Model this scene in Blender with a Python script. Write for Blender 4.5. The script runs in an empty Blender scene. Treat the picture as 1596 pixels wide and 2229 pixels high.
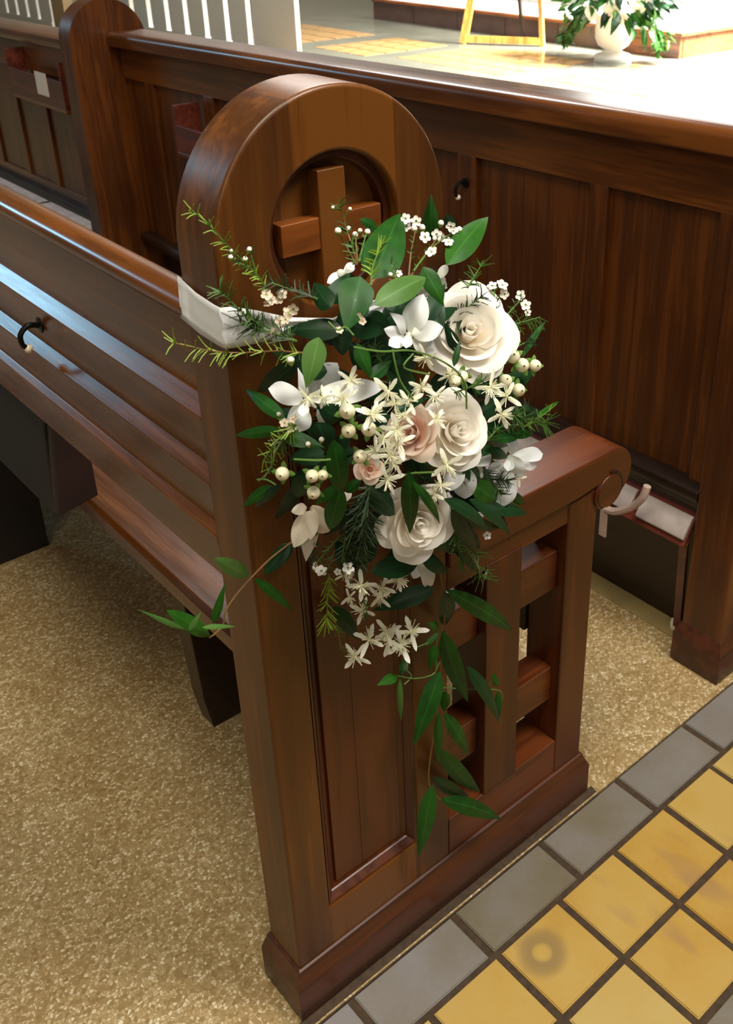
import bpy, bmesh, math, random
from mathutils import Vector, Matrix, noise
random.seed(7)
sc = bpy.context.scene
PI = math.pi

# ---------------------------------------------------------------- camera
W, H = 1596, 2229
FPX, PCX, PCY = 2178.46, 999.25, 888.6
YAW, PITCH, ROLL = 0.831188, 0.476626, -0.001716
CAM = Vector((-0.40089, -0.74908, 1.34116))
fw = Vector((math.cos(PITCH)*math.cos(YAW), math.cos(PITCH)*math.sin(YAW), -math.sin(PITCH)))
rt = fw.cross(Vector((0, 0, 1))).normalized()
up = rt.cross(fw)
c_, s_ = math.cos(ROLL), math.sin(ROLL)
RT, UP = c_*rt + s_*up, -s_*rt + c_*up
cam_d = bpy.data.cameras.new('camera')
cam_o = bpy.data.objects.new('camera', cam_d)
sc.collection.objects.link(cam_o)
cam_o.matrix_world = Matrix(((RT.x, UP.x, -fw.x, CAM.x), (RT.y, UP.y, -fw.y, CAM.y), (RT.z, UP.z, -fw.z, CAM.z), (0, 0, 0, 1)))
cam_d.sensor_fit = 'VERTICAL'
cam_d.sensor_width = 36; cam_d.sensor_height = 36
cam_d.lens = FPX/H*36
cam_d.shift_x = -(PCX-W/2)/H
cam_d.shift_y = (PCY-H/2)/H
cam_d.clip_start = 0.05; cam_d.clip_end = 200
cam_d.dof.use_dof = True
cam_d.dof.focus_distance = 1.12
cam_d.dof.aperture_fstop = 15
sc.camera = cam_o

# ---------------------------------------------------------------- world, lights, exposure
sc.view_settings.view_transform = 'Standard'
sc.view_settings.look = 'None'
sc.view_settings.gamma = 1
sc.view_settings.use_curve_mapping = False
sc.view_settings.exposure = 0.0
wd = bpy.data.worlds.new('interior'); sc.world = wd; wd.use_nodes = True
bg = wd.node_tree.nodes['Background']
bg.inputs[0].default_value = (1.0, 0.86, 0.66, 1); bg.inputs[1].default_value = 0.085

def area(name, loc, target, sx, sy, power, col, spread=180):
    l = bpy.data.lights.new(name, 'AREA'); l.shape = 'RECTANGLE'; l.size = sx; l.size_y = sy
    l.energy = power; l.color = col; l.spread = math.radians(spread)
    o = bpy.data.objects.new(name, l); sc.collection.objects.link(o)
    o.location = loc
    o.rotation_euler = (Vector(target)-Vector(loc)).to_track_quat('-Z', 'Y').to_euler()
    return o
area('window_light', (-2.4, 7.6, 3.05), (-0.2, 0.5, 0.8), 0.8, 0.9, 60, (0.36, 0.74, 1.0))
area('nave_window_light', (-4.5, -4.2, 4.2), (0.0, 0.0, 0.6), 2.4, 3.0, 85, (1.0, 0.90, 0.72))
area('added_floor_light', (-0.8, -0.75, 4.6), (-0.6, 0.1, 0.0), 1.6, 1.6, 135, (1.0, 0.91, 0.73))  # unseen overhead fill, added to brighten the terrazzo behind the near pew
area('pendant_lamp', (0.9, -1.15, 3.0), (0.25, -0.1, 0.8), 0.7, 0.7, 66, (1.0, 0.95, 0.86))
area('chancel_window_light', (9.8, 1.6, 6.0), (7.4, 4.2, 0.0), 3.0, 3.0, 1900, (1.0, 0.97, 0.90), 50)
area('sanctuary_lamp', (6.0, 8.0, 6.0), (5.8, 7.0, 0.0), 3.0, 3.0, 640, (1.0, 0.97, 0.92))
area('added_glare_light', (15.4, 9.0, 3.2), (5.0, 5.0, 0.6), 6.0, 4.0, 330, (1.0, 0.98, 0.94))  # unseen light added to put glare on the chancel floor, no known window

# ---------------------------------------------------------------- helpers
def ray(px, py):
    return fw + RT*((px-PCX)/FPX) - UP*((py-PCY)/FPX)
def at(px, py, h):
    """point that shows at this place of the photograph on the plane h in front of the bench end"""
    d = ray(px, py); t = (-h-CAM.y)/d.y
    return CAM + d*t
def plen(n, p):
    """length in metres of n photograph pixels at the distance of p"""
    return n*(p-CAM).dot(fw)/FPX

COL = sc.collection
def mesh_obj(name, bm, mat, parent=None, smooth=True, bevel=0, angle=35, subsurf=0, seg=2):
    me = bpy.data.meshes.new(name)
    bm.normal_update()
    bm.to_mesh(me); bm.free()
    o = bpy.data.objects.new(name, me); COL.objects.link(o)
    for m in (mat if isinstance(mat, (list, tuple)) else [mat]):
        me.materials.append(m)
    if parent: o.parent = parent
    if smooth:
        me.polygons.foreach_set('use_smooth', [True]*len(me.polygons))
        if bevel or angle < 180:
            try: me.set_sharp_from_angle(angle=math.radians(angle))
            except Exception: pass
    if bevel:
        b = o.modifiers.new('bevel', 'BEVEL'); b.width = bevel; b.segments = seg
        b.limit_method = 'ANGLE'; b.angle_limit = math.radians(40); b.harden_normals = True
    if subsurf:
        s = o.modifiers.new('subsurf', 'SUBSURF'); s.levels = subsurf; s.render_levels = subsurf
    return o
def empty(name, loc, label=None, cat=None, group=None, kind=None, rz=0):
    o = bpy.data.objects.new(name, None); COL.objects.link(o); o.location = loc; o.rotation_euler = (0, 0, rz)
    o.empty_display_size = 0.05
    return tag(o, label, cat, group, kind)
def tag(o, label=None, cat=None, group=None, kind=None):
    if label: o['label'] = label
    if cat: o['category'] = cat
    if group: o['group'] = group
    if kind: o['kind'] = kind
    return o
def box_bm(x0, x1, y0, y1, z0, z1, bm=None, warp=None):
    bm = bm or bmesh.new()
    v = [bm.verts.new((x, y, z)) for x in (x0, x1) for y in (y0, y1) for z in (z0, z1)]
    for f in ((0,1,3,2), (4,6,7,5), (0,4,5,1), (2,3,7,6), (0,2,6,4), (1,5,7,3)):
        bm.faces.new([v[i] for i in f])
    return bm
def prism_y(poly, y0, y1, bm=None):
    """polygon of (x, z) pulled along y"""
    bm = bm or bmesh.new()
    a = [bm.verts.new((x, y0, z)) for x, z in poly]; b = [bm.verts.new((x, y1, z)) for x, z in poly]
    n = len(poly)
    for i in range(n): bm.faces.new((a[i], a[(i+1) % n], b[(i+1) % n], b[i]))
    bm.faces.new(a[::-1]); bm.faces.new(b)
    bmesh.ops.recalc_face_normals(bm, faces=bm.faces)
    return bm
def prism_x(poly, x0, x1, bm=None):
    """polygon of (y, z) pulled along x"""
    bm = bm or bmesh.new()
    a = [bm.verts.new((x0, y, z)) for y, z in poly]; b = [bm.verts.new((x1, y, z)) for y, z in poly]
    n = len(poly)
    for i in range(n): bm.faces.new((a[i], a[(i+1) % n], b[(i+1) % n], b[i]))
    bm.faces.new(a[::-1]); bm.faces.new(b)
    bmesh.ops.recalc_face_normals(bm, faces=bm.faces)
    return bm
def tube(pts, r, n=6, bm=None, taper=1.0, cap=True):
    bm = bm or bmesh.new()
    pts = [Vector(p) for p in pts]; rings = []
    ref = Vector((0.31, 0.77, 0.55))
    for i, p in enumerate(pts):
        d = (pts[min(i+1, len(pts)-1)]-pts[max(i-1, 0)]).normalized()
        a = d.cross(ref).normalized(); b = d.cross(a)
        rr = r*(1+(taper-1)*i/max(1, len(pts)-1))
        rings.append([bm.verts.new(p+a*rr*math.cos(2*PI*k/n)+b*rr*math.sin(2*PI*k/n)) for k in range(n)])
    for i in range(len(rings)-1):
        for k in range(n):
            bm.faces.new((rings[i][k], rings[i][(k+1) % n], rings[i+1][(k+1) % n], rings[i+1][k]))
    if cap and n > 2:
        bm.faces.new(rings[0][::-1]); bm.faces.new(rings[-1])
    return bm
def lathe(prof, n=20, bm=None, c=(0, 0, 0)):
    bm = bm or bmesh.new(); rings = []
    for r, z in prof:
        if r < 1e-6: rings.append([bm.verts.new((c[0], c[1], c[2]+z))])
        else: rings.append([bm.verts.new((c[0]+r*math.cos(2*PI*k/n), c[1]+r*math.sin(2*PI*k/n), c[2]+z)) for k in range(n)])
    for i in range(len(rings)-1):
        A, B = rings[i], rings[i+1]
        for k in range(n):
            a0, a1, b0, b1 = A[k % len(A)], A[(k+1) % len(A)], B[k % len(B)], B[(k+1) % len(B)]
            vs = []
            for v in (a0, a1, b1, b0):
                if v not in vs: vs.append(v)
            if len(vs) > 2: bm.faces.new(vs)
    bmesh.ops.recalc_face_normals(bm, faces=bm.faces)
    return bm
def smooth_path(pts, k=4):
    P = [Vector(p) for p in pts]; out = []
    for i in range(len(P)-1):
        p0, p1, p2, p3 = P[max(i-1, 0)], P[i], P[i+1], P[min(i+2, len(P)-1)]
        for j in range(k):
            t = j/k
            out.append(0.5*((2*p1)+(p2-p0)*t+(2*p0-5*p1+4*p2-p3)*t*t+(3*p1-p0-3*p2+p3)*t**3))
    out.append(P[-1]); return out
def shift(bm, v):
    bmesh.ops.translate(bm, verts=bm.verts, vec=v); return bm
def plate(outer, holes, y0, y1):
    """board in the x-z plane from y0 to y1; each hole is (loop, depth y) and stops at that depth"""
    bm = bmesh.new()
    def loop(pts, y): return [bm.verts.new((x, y, z)) for x, z in pts]
    def edges(vs): return [bm.edges.new((vs[i], vs[(i+1) % len(vs)])) for i in range(len(vs))]
    o0 = loop(outer, y0); es = edges(o0)
    hs = []
    for pts, dep in holes:
        h = loop(pts, y0); es += edges(h); hs.append((h, pts, dep))
    bmesh.ops.triangle_fill(bm, use_beauty=True, use_dissolve=False, edges=es, normal=(0, -1, 0))
    o1 = loop(outer, y1); n = len(outer)
    for i in range(n): bm.faces.new((o0[i], o0[(i+1) % n], o1[(i+1) % n], o1[i]))
    bm.faces.new(o1)
    for h, pts, dep in hs:
        g = loop(pts, dep); n = len(pts)
        for i in range(n): bm.faces.new((h[i], h[(i+1) % n], g[(i+1) % n], g[i]))
        bm.faces.new(g)
    bmesh.ops.recalc_face_normals(bm, faces=bm.faces)
    return bm
def circle(cx, cz, r, n=48, a0=0, a1=2*PI, close=False):
    m = n if not close else n+1
    return [(cx+r*math.cos(a0+(a1-a0)*i/n), cz+r*math.sin(a0+(a1-a0)*i/n)) for i in range(m)]

# ---------------------------------------------------------------- materials
def new_mat(name):
    m = bpy.data.materials.new(name); m.use_nodes = True
    nt = m.node_tree; b = nt.nodes['Principled BSDF']
    return m, nt, b
def N(nt, typ, **kw):
    n = nt.nodes.new(typ)
    for k, v in kw.items():
        if k in n.inputs: n.inputs[k].default_value = v
        else: setattr(n, k, v)
    return n
def L(nt, a, b): nt.links.new(a, b)
def ramp(nt, fac, stops):
    r = nt.nodes.new('ShaderNodeValToRGB'); el = r.color_ramp.elements
    while len(el) < len(stops): el.new(0.5)
    for e, (p, c) in zip(el, stops): e.position = p; e.color = (*c, 1)
    L(nt, fac, r.inputs[0]); return r.outputs[0]
def srgb(r, g, b):
    f = lambda c: (c/255/12.92) if c/255 <= 0.04045 else ((c/255+0.055)/1.055)**2.4
    return (f(r), f(g), f(b))
def wood(name, axis, dark, light, rough=0.34, stave=0.0, seed=0.0, coat=0.25):
    m, nt, b = new_mat(name)
    tc = N(nt, 'ShaderNodeTexCoord')
    mp = N(nt, 'ShaderNodeMapping')
    sc_ = [26, 26, 26]; sc_['xyz'.index(axis)] = 1.6
    mp.inputs['Scale'].default_value = sc_; mp.inputs['Location'].default_value = (seed, seed*1.7, seed*0.6)
    L(nt, tc.outputs['Object'], mp.inputs[0])
    n1 = N(nt, 'ShaderNodeTexNoise', Scale=1.0, Detail=5.0, Roughness=0.55, Distortion=0.6); L(nt, mp.outputs[0], n1.inputs['Vector'])
    n2 = N(nt, 'ShaderNodeTexNoise', Scale=5.5, Detail=3.0, Roughness=0.6); L(nt, mp.outputs[0], n2.inputs['Vector'])
    n3 = N(nt, 'ShaderNodeTexNoise', Scale=3.2, Detail=2.0); L(nt, tc.outputs['Object'], n3.inputs['Vector'])
    mx = N(nt, 'ShaderNodeMath', operation='MULTIPLY_ADD'); L(nt, n2.outputs[0], mx.inputs[0]); mx.inputs[1].default_value = 0.35; L(nt, n1.outputs[0], mx.inputs[2])
    m2 = N(nt, 'ShaderNodeMath', operation='MULTIPLY_ADD'); L(nt, n3.outputs[0], m2.inputs[0]); m2.inputs[1].default_value = 0.5; L(nt, mx.outputs[0], m2.inputs[2])
    fac = m2.outputs[0]
    if stave:
        sp = N(nt, 'ShaderNodeSeparateXYZ'); L(nt, tc.outputs['Object'], sp.inputs[0])
        dv = N(nt, 'ShaderNodeMath', operation='MULTIPLY_ADD'); L(nt, sp.outputs[0], dv.inputs[0]); dv.inputs[1].default_value = 1/stave; dv.inputs[2].default_value = 0.261
        fl = N(nt, 'ShaderNodeMath', operation='FLOOR'); L(nt, dv.outputs[0], fl.inputs[0])
        wn = N(nt, 'ShaderNodeMath', operation='PINGPONG'); L(nt, fl.outputs[0], wn.inputs[0]); wn.inputs[1].default_value = 1.0
        m3 = N(nt, 'ShaderNodeMath', operation='MULTIPLY_ADD'); L(nt, wn.outputs[0], m3.inputs[0]); m3.inputs[1].default_value = 0.20; L(nt, fac, m3.inputs[2])
        m4 = N(nt, 'ShaderNodeMath', operation='SUBTRACT'); L(nt, m3.outputs[0], m4.inputs[0]); m4.inputs[1].default_value = 0.07
        fac = m4.outputs[0]
    mid = tuple((a+c)/2 for a, c in zip(dark, light))
    col = ramp(nt, fac, [(0.45, dark), (0.88, mid), (1.0, light)])
    L(nt, col, b.inputs['Base Color'])
    rr = N(nt, 'ShaderNodeMapRange'); L(nt, n2.outputs[0], rr.inputs[0]); rr.inputs['To Min'].default_value = rough-0.06; rr.inputs['To Max'].default_value = rough+0.14
    L(nt, rr.outputs[0], b.inputs['Roughness'])
    b.inputs['Specular IOR Level'].default_value = 0.4; b.inputs['Coat Weight'].default_value = coat; b.inputs['Coat Roughness'].default_value = 0.22
    bp = N(nt, 'ShaderNodeBump', Strength=0.10, Distance=0.002); L(nt, mx.outputs[0], bp.inputs['Height']); L(nt, bp.outputs[0], b.inputs['Normal'])
    return m
def plain(name, col, rough=0.5, metal=0.0, vary=0.0, scale=30, sub=0.0):
    m, nt, b = new_mat(name)
    b.inputs['Roughness'].default_value = rough; b.inputs['Metallic'].default_value = metal
    tc = N(nt, 'ShaderNodeTexCoord'); n = N(nt, 'ShaderNodeTexNoise', Scale=scale, Detail=4.0); L(nt, tc.outputs['Object'], n.inputs['Vector'])
    d = tuple(max(0, c*(1-vary)) for c in col); l = tuple(min(1, c*(1+vary)) for c in col)
    L(nt, ramp(nt, n.outputs[0], [(0.3, d), (0.7, l)]), b.inputs['Base Color'])
    if sub:
        b.inputs['Subsurface Weight'].default_value = sub; b.inputs['Subsurface Radius'].default_value = (0.01, 0.008, 0.006); b.inputs['Subsurface Scale'].default_value = 0.5
    return m
M = {}
M['wood_z'] = wood('varnished_wood_upright', 'z', srgb(50, 22, 4), srgb(106, 61, 16), stave=0.115, coat=0.10)
M['wood_zr'] = wood('reddish_wood_upright', 'z', srgb(42, 14, 3), srgb(82, 36, 9), seed=3.1, coat=0.10)
M['wood_x'] = wood('reddish_wood_lengthwise', 'x', srgb(50, 18, 5), srgb(98, 46, 13), seed=5.7, rough=0.36, coat=0.12)
M['wood_y'] = wood('bench_wood_long', 'y', srgb(56, 26, 4), srgb(112, 62, 14), seed=8.2, rough=0.22, coat=0.25)
M['cross_x'] = wood('lighter_cross_wood', 'x', srgb(66, 28, 8), srgb(128, 68, 20), seed=41.0, rough=0.36, coat=0.12)
M['front_z'] = wood('front_wood_upright', 'z', srgb(44, 18, 5), srgb(94, 49, 15), seed=11.4)
M['front_y'] = wood('front_wood_long', 'y', srgb(52, 24, 8), srgb(112, 62, 22), seed=14.9, rough=0.28, coat=0.4)
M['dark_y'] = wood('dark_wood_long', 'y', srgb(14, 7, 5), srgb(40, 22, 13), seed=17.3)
M['plinth'] = wood('worn_plinth_wood', 'x', srgb(35, 15, 8), srgb(80, 38, 19), seed=21.0, rough=0.45)
M['gold_wood'] = wood('golden_wood', 'z', srgb(150, 100, 36), srgb(236, 190, 96), seed=25.0)
M['step_wood'] = wood('step_wood', 'y', srgb(60, 30, 16), srgb(150, 88, 48), seed=27.0, rough=0.45)
M['satin'] = plain('white_satin', srgb(232, 233, 236), 0.32, vary=0.02, scale=12)
M['satin'].node_tree.nodes['Principled BSDF'].inputs['Sheen Weight'].default_value = 0.3
M['hook'] = plain('black_iron', srgb(26, 24, 24), 0.35, metal=0.6, vary=0.2)
M['ivory_tip'] = plain('ivory_tip', srgb(226, 214, 190), 0.4, vary=0.05)
M['pad'] = plain('worn_white_vinyl', srgb(160, 148, 144), 0.7, vary=0.18, scale=28)
M['pale_strap'] = plain('pale_strap', srgb(176, 150, 140), 0.6, vary=0.1)
M['paper'] = plain('paper_card', srgb(226, 214, 200), 0.7, vary=0.06, scale=60)
M['mauve_wood'] = wood('mahogany_box', 'y', srgb(44, 14, 10), srgb(100, 44, 30), seed=31.0)
M['white_paint'] = plain('white_paint', srgb(240, 238, 230), 0.45, vary=0.02)
M['white_ceramic'] = plain('white_ceramic', srgb(246, 246, 244), 0.25, vary=0.01)
M['white_cloth'] = plain('white_cloth', srgb(246, 245, 242), 0.8, vary=0.02)
M['tan_paint'] = plain('tan_paint', srgb(190, 160, 120), 0.6, vary=0.05)
M['dark_gap'] = plain('dark_backing', srgb(52, 44, 34), 0.7, vary=0.2)
M['dark_marble'] = plain('dark_marble', srgb(92, 68, 62), 0.35, vary=0.2, scale=6)
M['pale_marble'] = plain('pale_marble', srgb(196, 190, 182), 0.35, vary=0.08, scale=6)
M['chancel_stone'] = plain('chancel_grey_stone', srgb(104, 104, 92), 0.14, vary=0.15, scale=3)
M['chancel_field'] = plain('chancel_ochre_tiles', srgb(160, 126, 82), 0.16, vary=0.28, scale=7)
M['grout'] = plain('dark_grout', srgb(62, 46, 30), 0.85, vary=0.35, scale=90)
M['border_strip'] = plain('olive_cement', srgb(136, 118, 76), 0.5, vary=0.15, scale=20)

def terrazzo():
    m, nt, b = new_mat('terrazzo')
    tc = N(nt, 'ShaderNodeTexCoord')
    nz = N(nt, 'ShaderNodeTexNoise', Scale=140.0, Detail=2.0); L(nt, tc.outputs['Object'], nz.inputs['Vector'])
    va = N(nt, 'ShaderNodeMixRGB', blend_type='ADD'); va.inputs[0].default_value = 0.006
    L(nt, tc.outputs['Object'], va.inputs[1]); L(nt, nz.outputs['Color'], va.inputs[2])
    v = N(nt, 'ShaderNodeTexVoronoi', Scale=200.0); L(nt, va.outputs[0], v.inputs['Vector'])
    ve = N(nt, 'ShaderNodeTexVoronoi', Scale=200.0, feature='DISTANCE_TO_EDGE'); L(nt, va.outputs[0], ve.inputs['Vector'])
    sp = N(nt, 'ShaderNodeSeparateColor'); L(nt, v.outputs['Color'], sp.inputs[0])
    chip = ramp(nt, sp.outputs[0], [(0.0, srgb(150, 126, 84)), (0.35, srgb(180, 156, 110)), (0.62, srgb(196, 172, 128)), (0.84, srgb(218, 200, 160)), (1.0, srgb(238, 226, 196))])
    matx = srgb(160, 136, 94)
    fac = N(nt, 'ShaderNodeMapRange'); L(nt, ve.outputs['Distance'], fac.inputs[0]); fac.inputs['From Min'].default_value = 0.02; fac.inputs['From Max'].default_value = 0.14
    mix = N(nt, 'ShaderNodeMixRGB'); L(nt, fac.outputs[0], mix.inputs[0]); mix.inputs[1].default_value = (*matx, 1); L(nt, chip, mix.inputs[2])
    big = N(nt, 'ShaderNodeTexNoise', Scale=5.0, Detail=3.0); L(nt, tc.outputs['Object'], big.inputs['Vector'])
    tint = ramp(nt, big.outputs[0], [(0.3, (0.74, 0.68, 0.60)), (0.7, (0.88, 0.88, 0.88))])
    mul = N(nt, 'ShaderNodeMixRGB', blend_type='MULTIPLY'); mul.inputs[0].default_value = 1.0; L(nt, mix.outputs[0], mul.inputs[1]); L(nt, tint, mul.inputs[2])
    L(nt, mul.outputs[0], b.inputs['Base Color']); b.inputs['Roughness'].default_value = 0.42
    return m
M['terrazzo'] = terrazzo()
def tile_mat(name, c0, c1, c2, stain, ring=False):
    m, nt, b = new_mat(name)
    tc = N(nt, 'ShaderNodeTexCoord'); oi = N(nt, 'ShaderNodeObjectInfo')
    add = N(nt, 'ShaderNodeVectorMath', operation='ADD'); L(nt, tc.outputs['Object'], add.inputs[0]); L(nt, oi.outputs['Location'], add.inputs[1])
    n1 = N(nt, 'ShaderNodeTexNoise', Scale=9.0, Detail=3.0); L(nt, add.outputs[0], n1.inputs['Vector'])
    n2 = N(nt, 'ShaderNodeTexNoise', Scale=120.0, Detail=2.0); L(nt, add.outputs[0], n2.inputs['Vector'])
    r1 = N(nt, 'ShaderNodeMath', operation='MULTIPLY_ADD'); L(nt, oi.outputs['Random'], r1.inputs[0]); r1.inputs[1].default_value = 0.5
    s1 = N(nt, 'ShaderNodeMath', operation='MULTIPLY_ADD'); L(nt, n1.outputs[0], s1.inputs[0]); s1.inputs[1].default_value = 0.7; s1.inputs[2].default_value = -0.12
    L(nt, s1.outputs[0], r1.inputs[2])
    s2 = N(nt, 'ShaderNodeMath', operation='MULTIPLY_ADD'); L(nt, n2.outputs[0], s2.inputs[0]); s2.inputs[1].default_value = 0.16; L(nt, r1.outputs[0], s2.inputs[2])
    col = ramp(nt, s2.outputs[0], [(0.2, c0), (0.5, c1), (0.85, c2)])
    mp = N(nt, 'ShaderNodeMapping'); mp.inputs['Scale'].default_value = (16, 5, 5); mp.inputs['Rotation'].default_value = (0, 0, 0.5); L(nt, add.outputs[0], mp.inputs[0])
    n3 = N(nt, 'ShaderNodeTexNoise', Scale=1.0, Detail=2.0); L(nt, mp.outputs[0], n3.inputs['Vector'])
    st = N(nt, 'ShaderNodeMapRange'); L(nt, n3.outputs[0], st.inputs[0]); st.inputs['From Min'].default_value = 0.60; st.inputs['From Max'].default_value = 0.74; st.inputs['To Max'].default_value = 0.65
    mx = N(nt, 'ShaderNodeMixRGB'); L(nt, st.outputs[0], mx.inputs[0]); L(nt, col, mx.inputs[1]); mx.inputs[2].default_value = (*stain, 1)
    out = mx.outputs[0]
    if ring:
        sub = N(nt, 'ShaderNodeVectorMath', operation='SUBTRACT'); L(nt, tc.outputs['Object'], sub.inputs[0]); sub.inputs[1].default_value = (-0.016, 0.020, 0)
        ln = N(nt, 'ShaderNodeVectorMath', operation='LENGTH'); L(nt, sub.outputs[0], ln.inputs[0])
        nn = N(nt, 'ShaderNodeMath', operation='MULTIPLY_ADD'); L(nt, n1.outputs[0], nn.inputs[0]); nn.inputs[1].default_value = 0.02; L(nt, ln.outputs['Value'], nn.inputs[2])
        rg = ramp(nt, nn.outputs[0], [(0.0, (0, 0, 0)), (0.022, (0, 0, 0)), (0.028, (1, 1, 1)), (0.040, (0.75, 0.75, 0.75)), (0.052, (0, 0, 0))])
        m2 = N(nt, 'ShaderNodeMixRGB'); sc2 = N(nt, 'ShaderNodeMath', operation='MULTIPLY'); L(nt, rg, sc2.inputs[0]); sc2.inputs[1].default_value = 0.8
        L(nt, sc2.outputs[0], m2.inputs[0]); L(nt, out, m2.inputs[1]); m2.inputs[2].default_value = (*srgb(124, 104, 70), 1); out = m2.outputs[0]
    L(nt, out, b.inputs['Base Color']); b.inputs['Roughness'].default_value = 0.46
    bp = N(nt, 'ShaderNodeBump', Strength=0.12, Distance=0.001); L(nt, n2.outputs[0], bp.inputs['Height']); L(nt, bp.outputs[0], b.inputs['Normal'])
    return m
Y0, Y1, Y2 = srgb(168, 126, 46), srgb(178, 144, 70), srgb(180, 156, 94)
M['yellow'] = tile_mat('ochre_tile', Y0, Y1, Y2, srgb(150, 116, 80))
M['yellow_ring'] = tile_mat('ochre_tile_ring_mark', Y0, Y1, Y2, srgb(150, 116, 80), ring=True)
M['grey'] = tile_mat('grey_tile', srgb(96, 84, 58), srgb(112, 104, 88), srgb(126, 122, 122), srgb(116, 112, 112))

def leaf_mat(name, base, edge, rough=0.46, trans=0.25):
    m, nt, b = new_mat(name); b.inputs['Specular IOR Level'].default_value = 0.3
    uv = N(nt, 'ShaderNodeUVMap'); sp = N(nt, 'ShaderNodeSeparateXYZ'); L(nt, uv.outputs[0], sp.inputs[0])
    oi = N(nt, 'ShaderNodeObjectInfo')
    tc = N(nt, 'ShaderNodeTexCoord'); nz = N(nt, 'ShaderNodeTexNoise', Scale=60.0, Detail=3.0); L(nt, tc.outputs['Object'], nz.inputs['Vector'])
    a = N(nt, 'ShaderNodeMath', operation='MULTIPLY_ADD'); L(nt, oi.outputs['Random'], a.inputs[0]); a.inputs[1].default_value = 0.55
    L(nt, nz.outputs[0], a.inputs[2])
    col = ramp(nt, a.outputs[0], [(0.3, base), (1.0, edge)])
    mid = N(nt, 'ShaderNodeMath', operation='SUBTRACT'); L(nt, sp.outputs[0], mid.inputs[0]); mid.inputs[1].default_value = 0.5
    ab = N(nt, 'ShaderNodeMath', operation='ABSOLUTE'); L(nt, mid.outputs[0], ab.inputs[0])
    mr = N(nt, 'ShaderNodeMapRange'); L(nt, ab.outputs[0], mr.inputs[0]); mr.inputs['From Min'].default_value = 0.0; mr.inputs['From Max'].default_value = 0.05; mr.inputs['To Min'].default_value = 0.45; mr.inputs['To Max'].default_value = 0.0
    mx = N(nt, 'ShaderNodeMixRGB'); L(nt, mr.outputs[0], mx.inputs[0]); L(nt, col, mx.inputs[1]); mx.inputs[2].default_value = (*tuple(min(1, c*1.9+0.01) for c in edge), 1)
    L(nt, mx.outputs[0], b.inputs['Base Color']); b.inputs['Roughness'].default_value = rough
    tr = N(nt, 'ShaderNodeBsdfTranslucent'); L(nt, col, tr.inputs[0])
    ms = N(nt, 'ShaderNodeMixShader'); ms.inputs[0].default_value = trans
    L(nt, b.outputs[0], ms.inputs[1]); L(nt, tr.outputs[0], ms.inputs[2])
    L(nt, ms.outputs[0], nt.nodes['Material Output'].inputs[0])
    return m
M['leaf'] = leaf_mat('green_leaf', srgb(18, 58, 16), srgb(38, 92, 26))
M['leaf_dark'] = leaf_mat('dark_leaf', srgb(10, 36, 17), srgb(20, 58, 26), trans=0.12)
M['leaf_light'] = leaf_mat('pale_leaf', srgb(58, 98, 38), srgb(88, 128, 60))
M['leaf_bright'] = leaf_mat('bright_leaf', srgb(22, 70, 14), srgb(48, 104, 26))
def petal_mat(name, c0, c1, trans=0.3, rough=0.5):
    m, nt, b = new_mat(name)
    uv = N(nt, 'ShaderNodeUVMap'); sp = N(nt, 'ShaderNodeSeparateXYZ'); L(nt, uv.outputs[0], sp.inputs[0])
    col = ramp(nt, sp.outputs[1], [(0.0, c0), (0.75, c1)])
    L(nt, col, b.inputs['Base Color']); b.inputs['Roughness'].default_value = rough
    tr = N(nt, 'ShaderNodeBsdfTranslucent'); L(nt, col, tr.inputs[0])
    ms = N(nt, 'ShaderNodeMixShader'); ms.inputs[0].default_value = trans
    L(nt, b.outputs[0], ms.inputs[1]); L(nt, tr.outputs[0], ms.inputs[2]); L(nt, ms.outputs[0], nt.nodes['Material Output'].inputs[0])
    return m
M['rose'] = petal_mat('cream_rose_petal', srgb(250, 236, 208), srgb(252, 248, 240))
M['blush'] = petal_mat('blush_rose_petal', srgb(226, 168, 140), srgb(242, 222, 206))
M['orchid'] = petal_mat('white_orchid_petal', srgb(232, 236, 224), srgb(240, 242, 246), trans=0.22)
M['faded'] = petal_mat('faded_orchid_petal', srgb(202, 186, 160), srgb(226, 216, 198), trans=0.22)
M['star'] = petal_mat('ivory_star_petal', srgb(236, 238, 206), srgb(246, 246, 232), trans=0.2)
M['stamen'] = plain('ivory_stamens', srgb(240, 238, 208), 0.5, vary=0.04)
M['wax'] = plain('wax_flower_petal', srgb(244, 240, 232), 0.45, vary=0.04)
M['wax_faded'] = plain('faded_wax_flower_petal', srgb(206, 190, 168), 0.5, vary=0.12)
M['wax_cup'] = plain('green_flower_cup', srgb(140, 150, 66), 0.5, vary=0.2, scale=200)
M['berry'] = plain('cream_berry', srgb(236, 230, 196), 0.32, vary=0.05, scale=60, sub=0.15)
M['berry_dot'] = plain('berry_tip', srgb(70, 54, 30), 0.6, vary=0.2)
M['calyx'] = leaf_mat('berry_calyx', srgb(74, 118, 40), srgb(120, 158, 74))
M['needle'] = plain('needle_foliage', srgb(62, 98, 34), 0.5, vary=0.3, scale=40)
M['needle_bright'] = plain('fresh_needle_foliage', srgb(118, 146, 34), 0.5, vary=0.25, scale=40)
M['needle_dark'] = plain('dark_needle_foliage', srgb(34, 58, 28), 0.5, vary=0.3, scale=40)
M['stem'] = plain('brown_stem', srgb(120, 88, 46), 0.6, vary=0.2)
M['stem_green'] = plain('green_stem', srgb(84, 118, 48), 0.6, vary=0.2)

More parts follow.
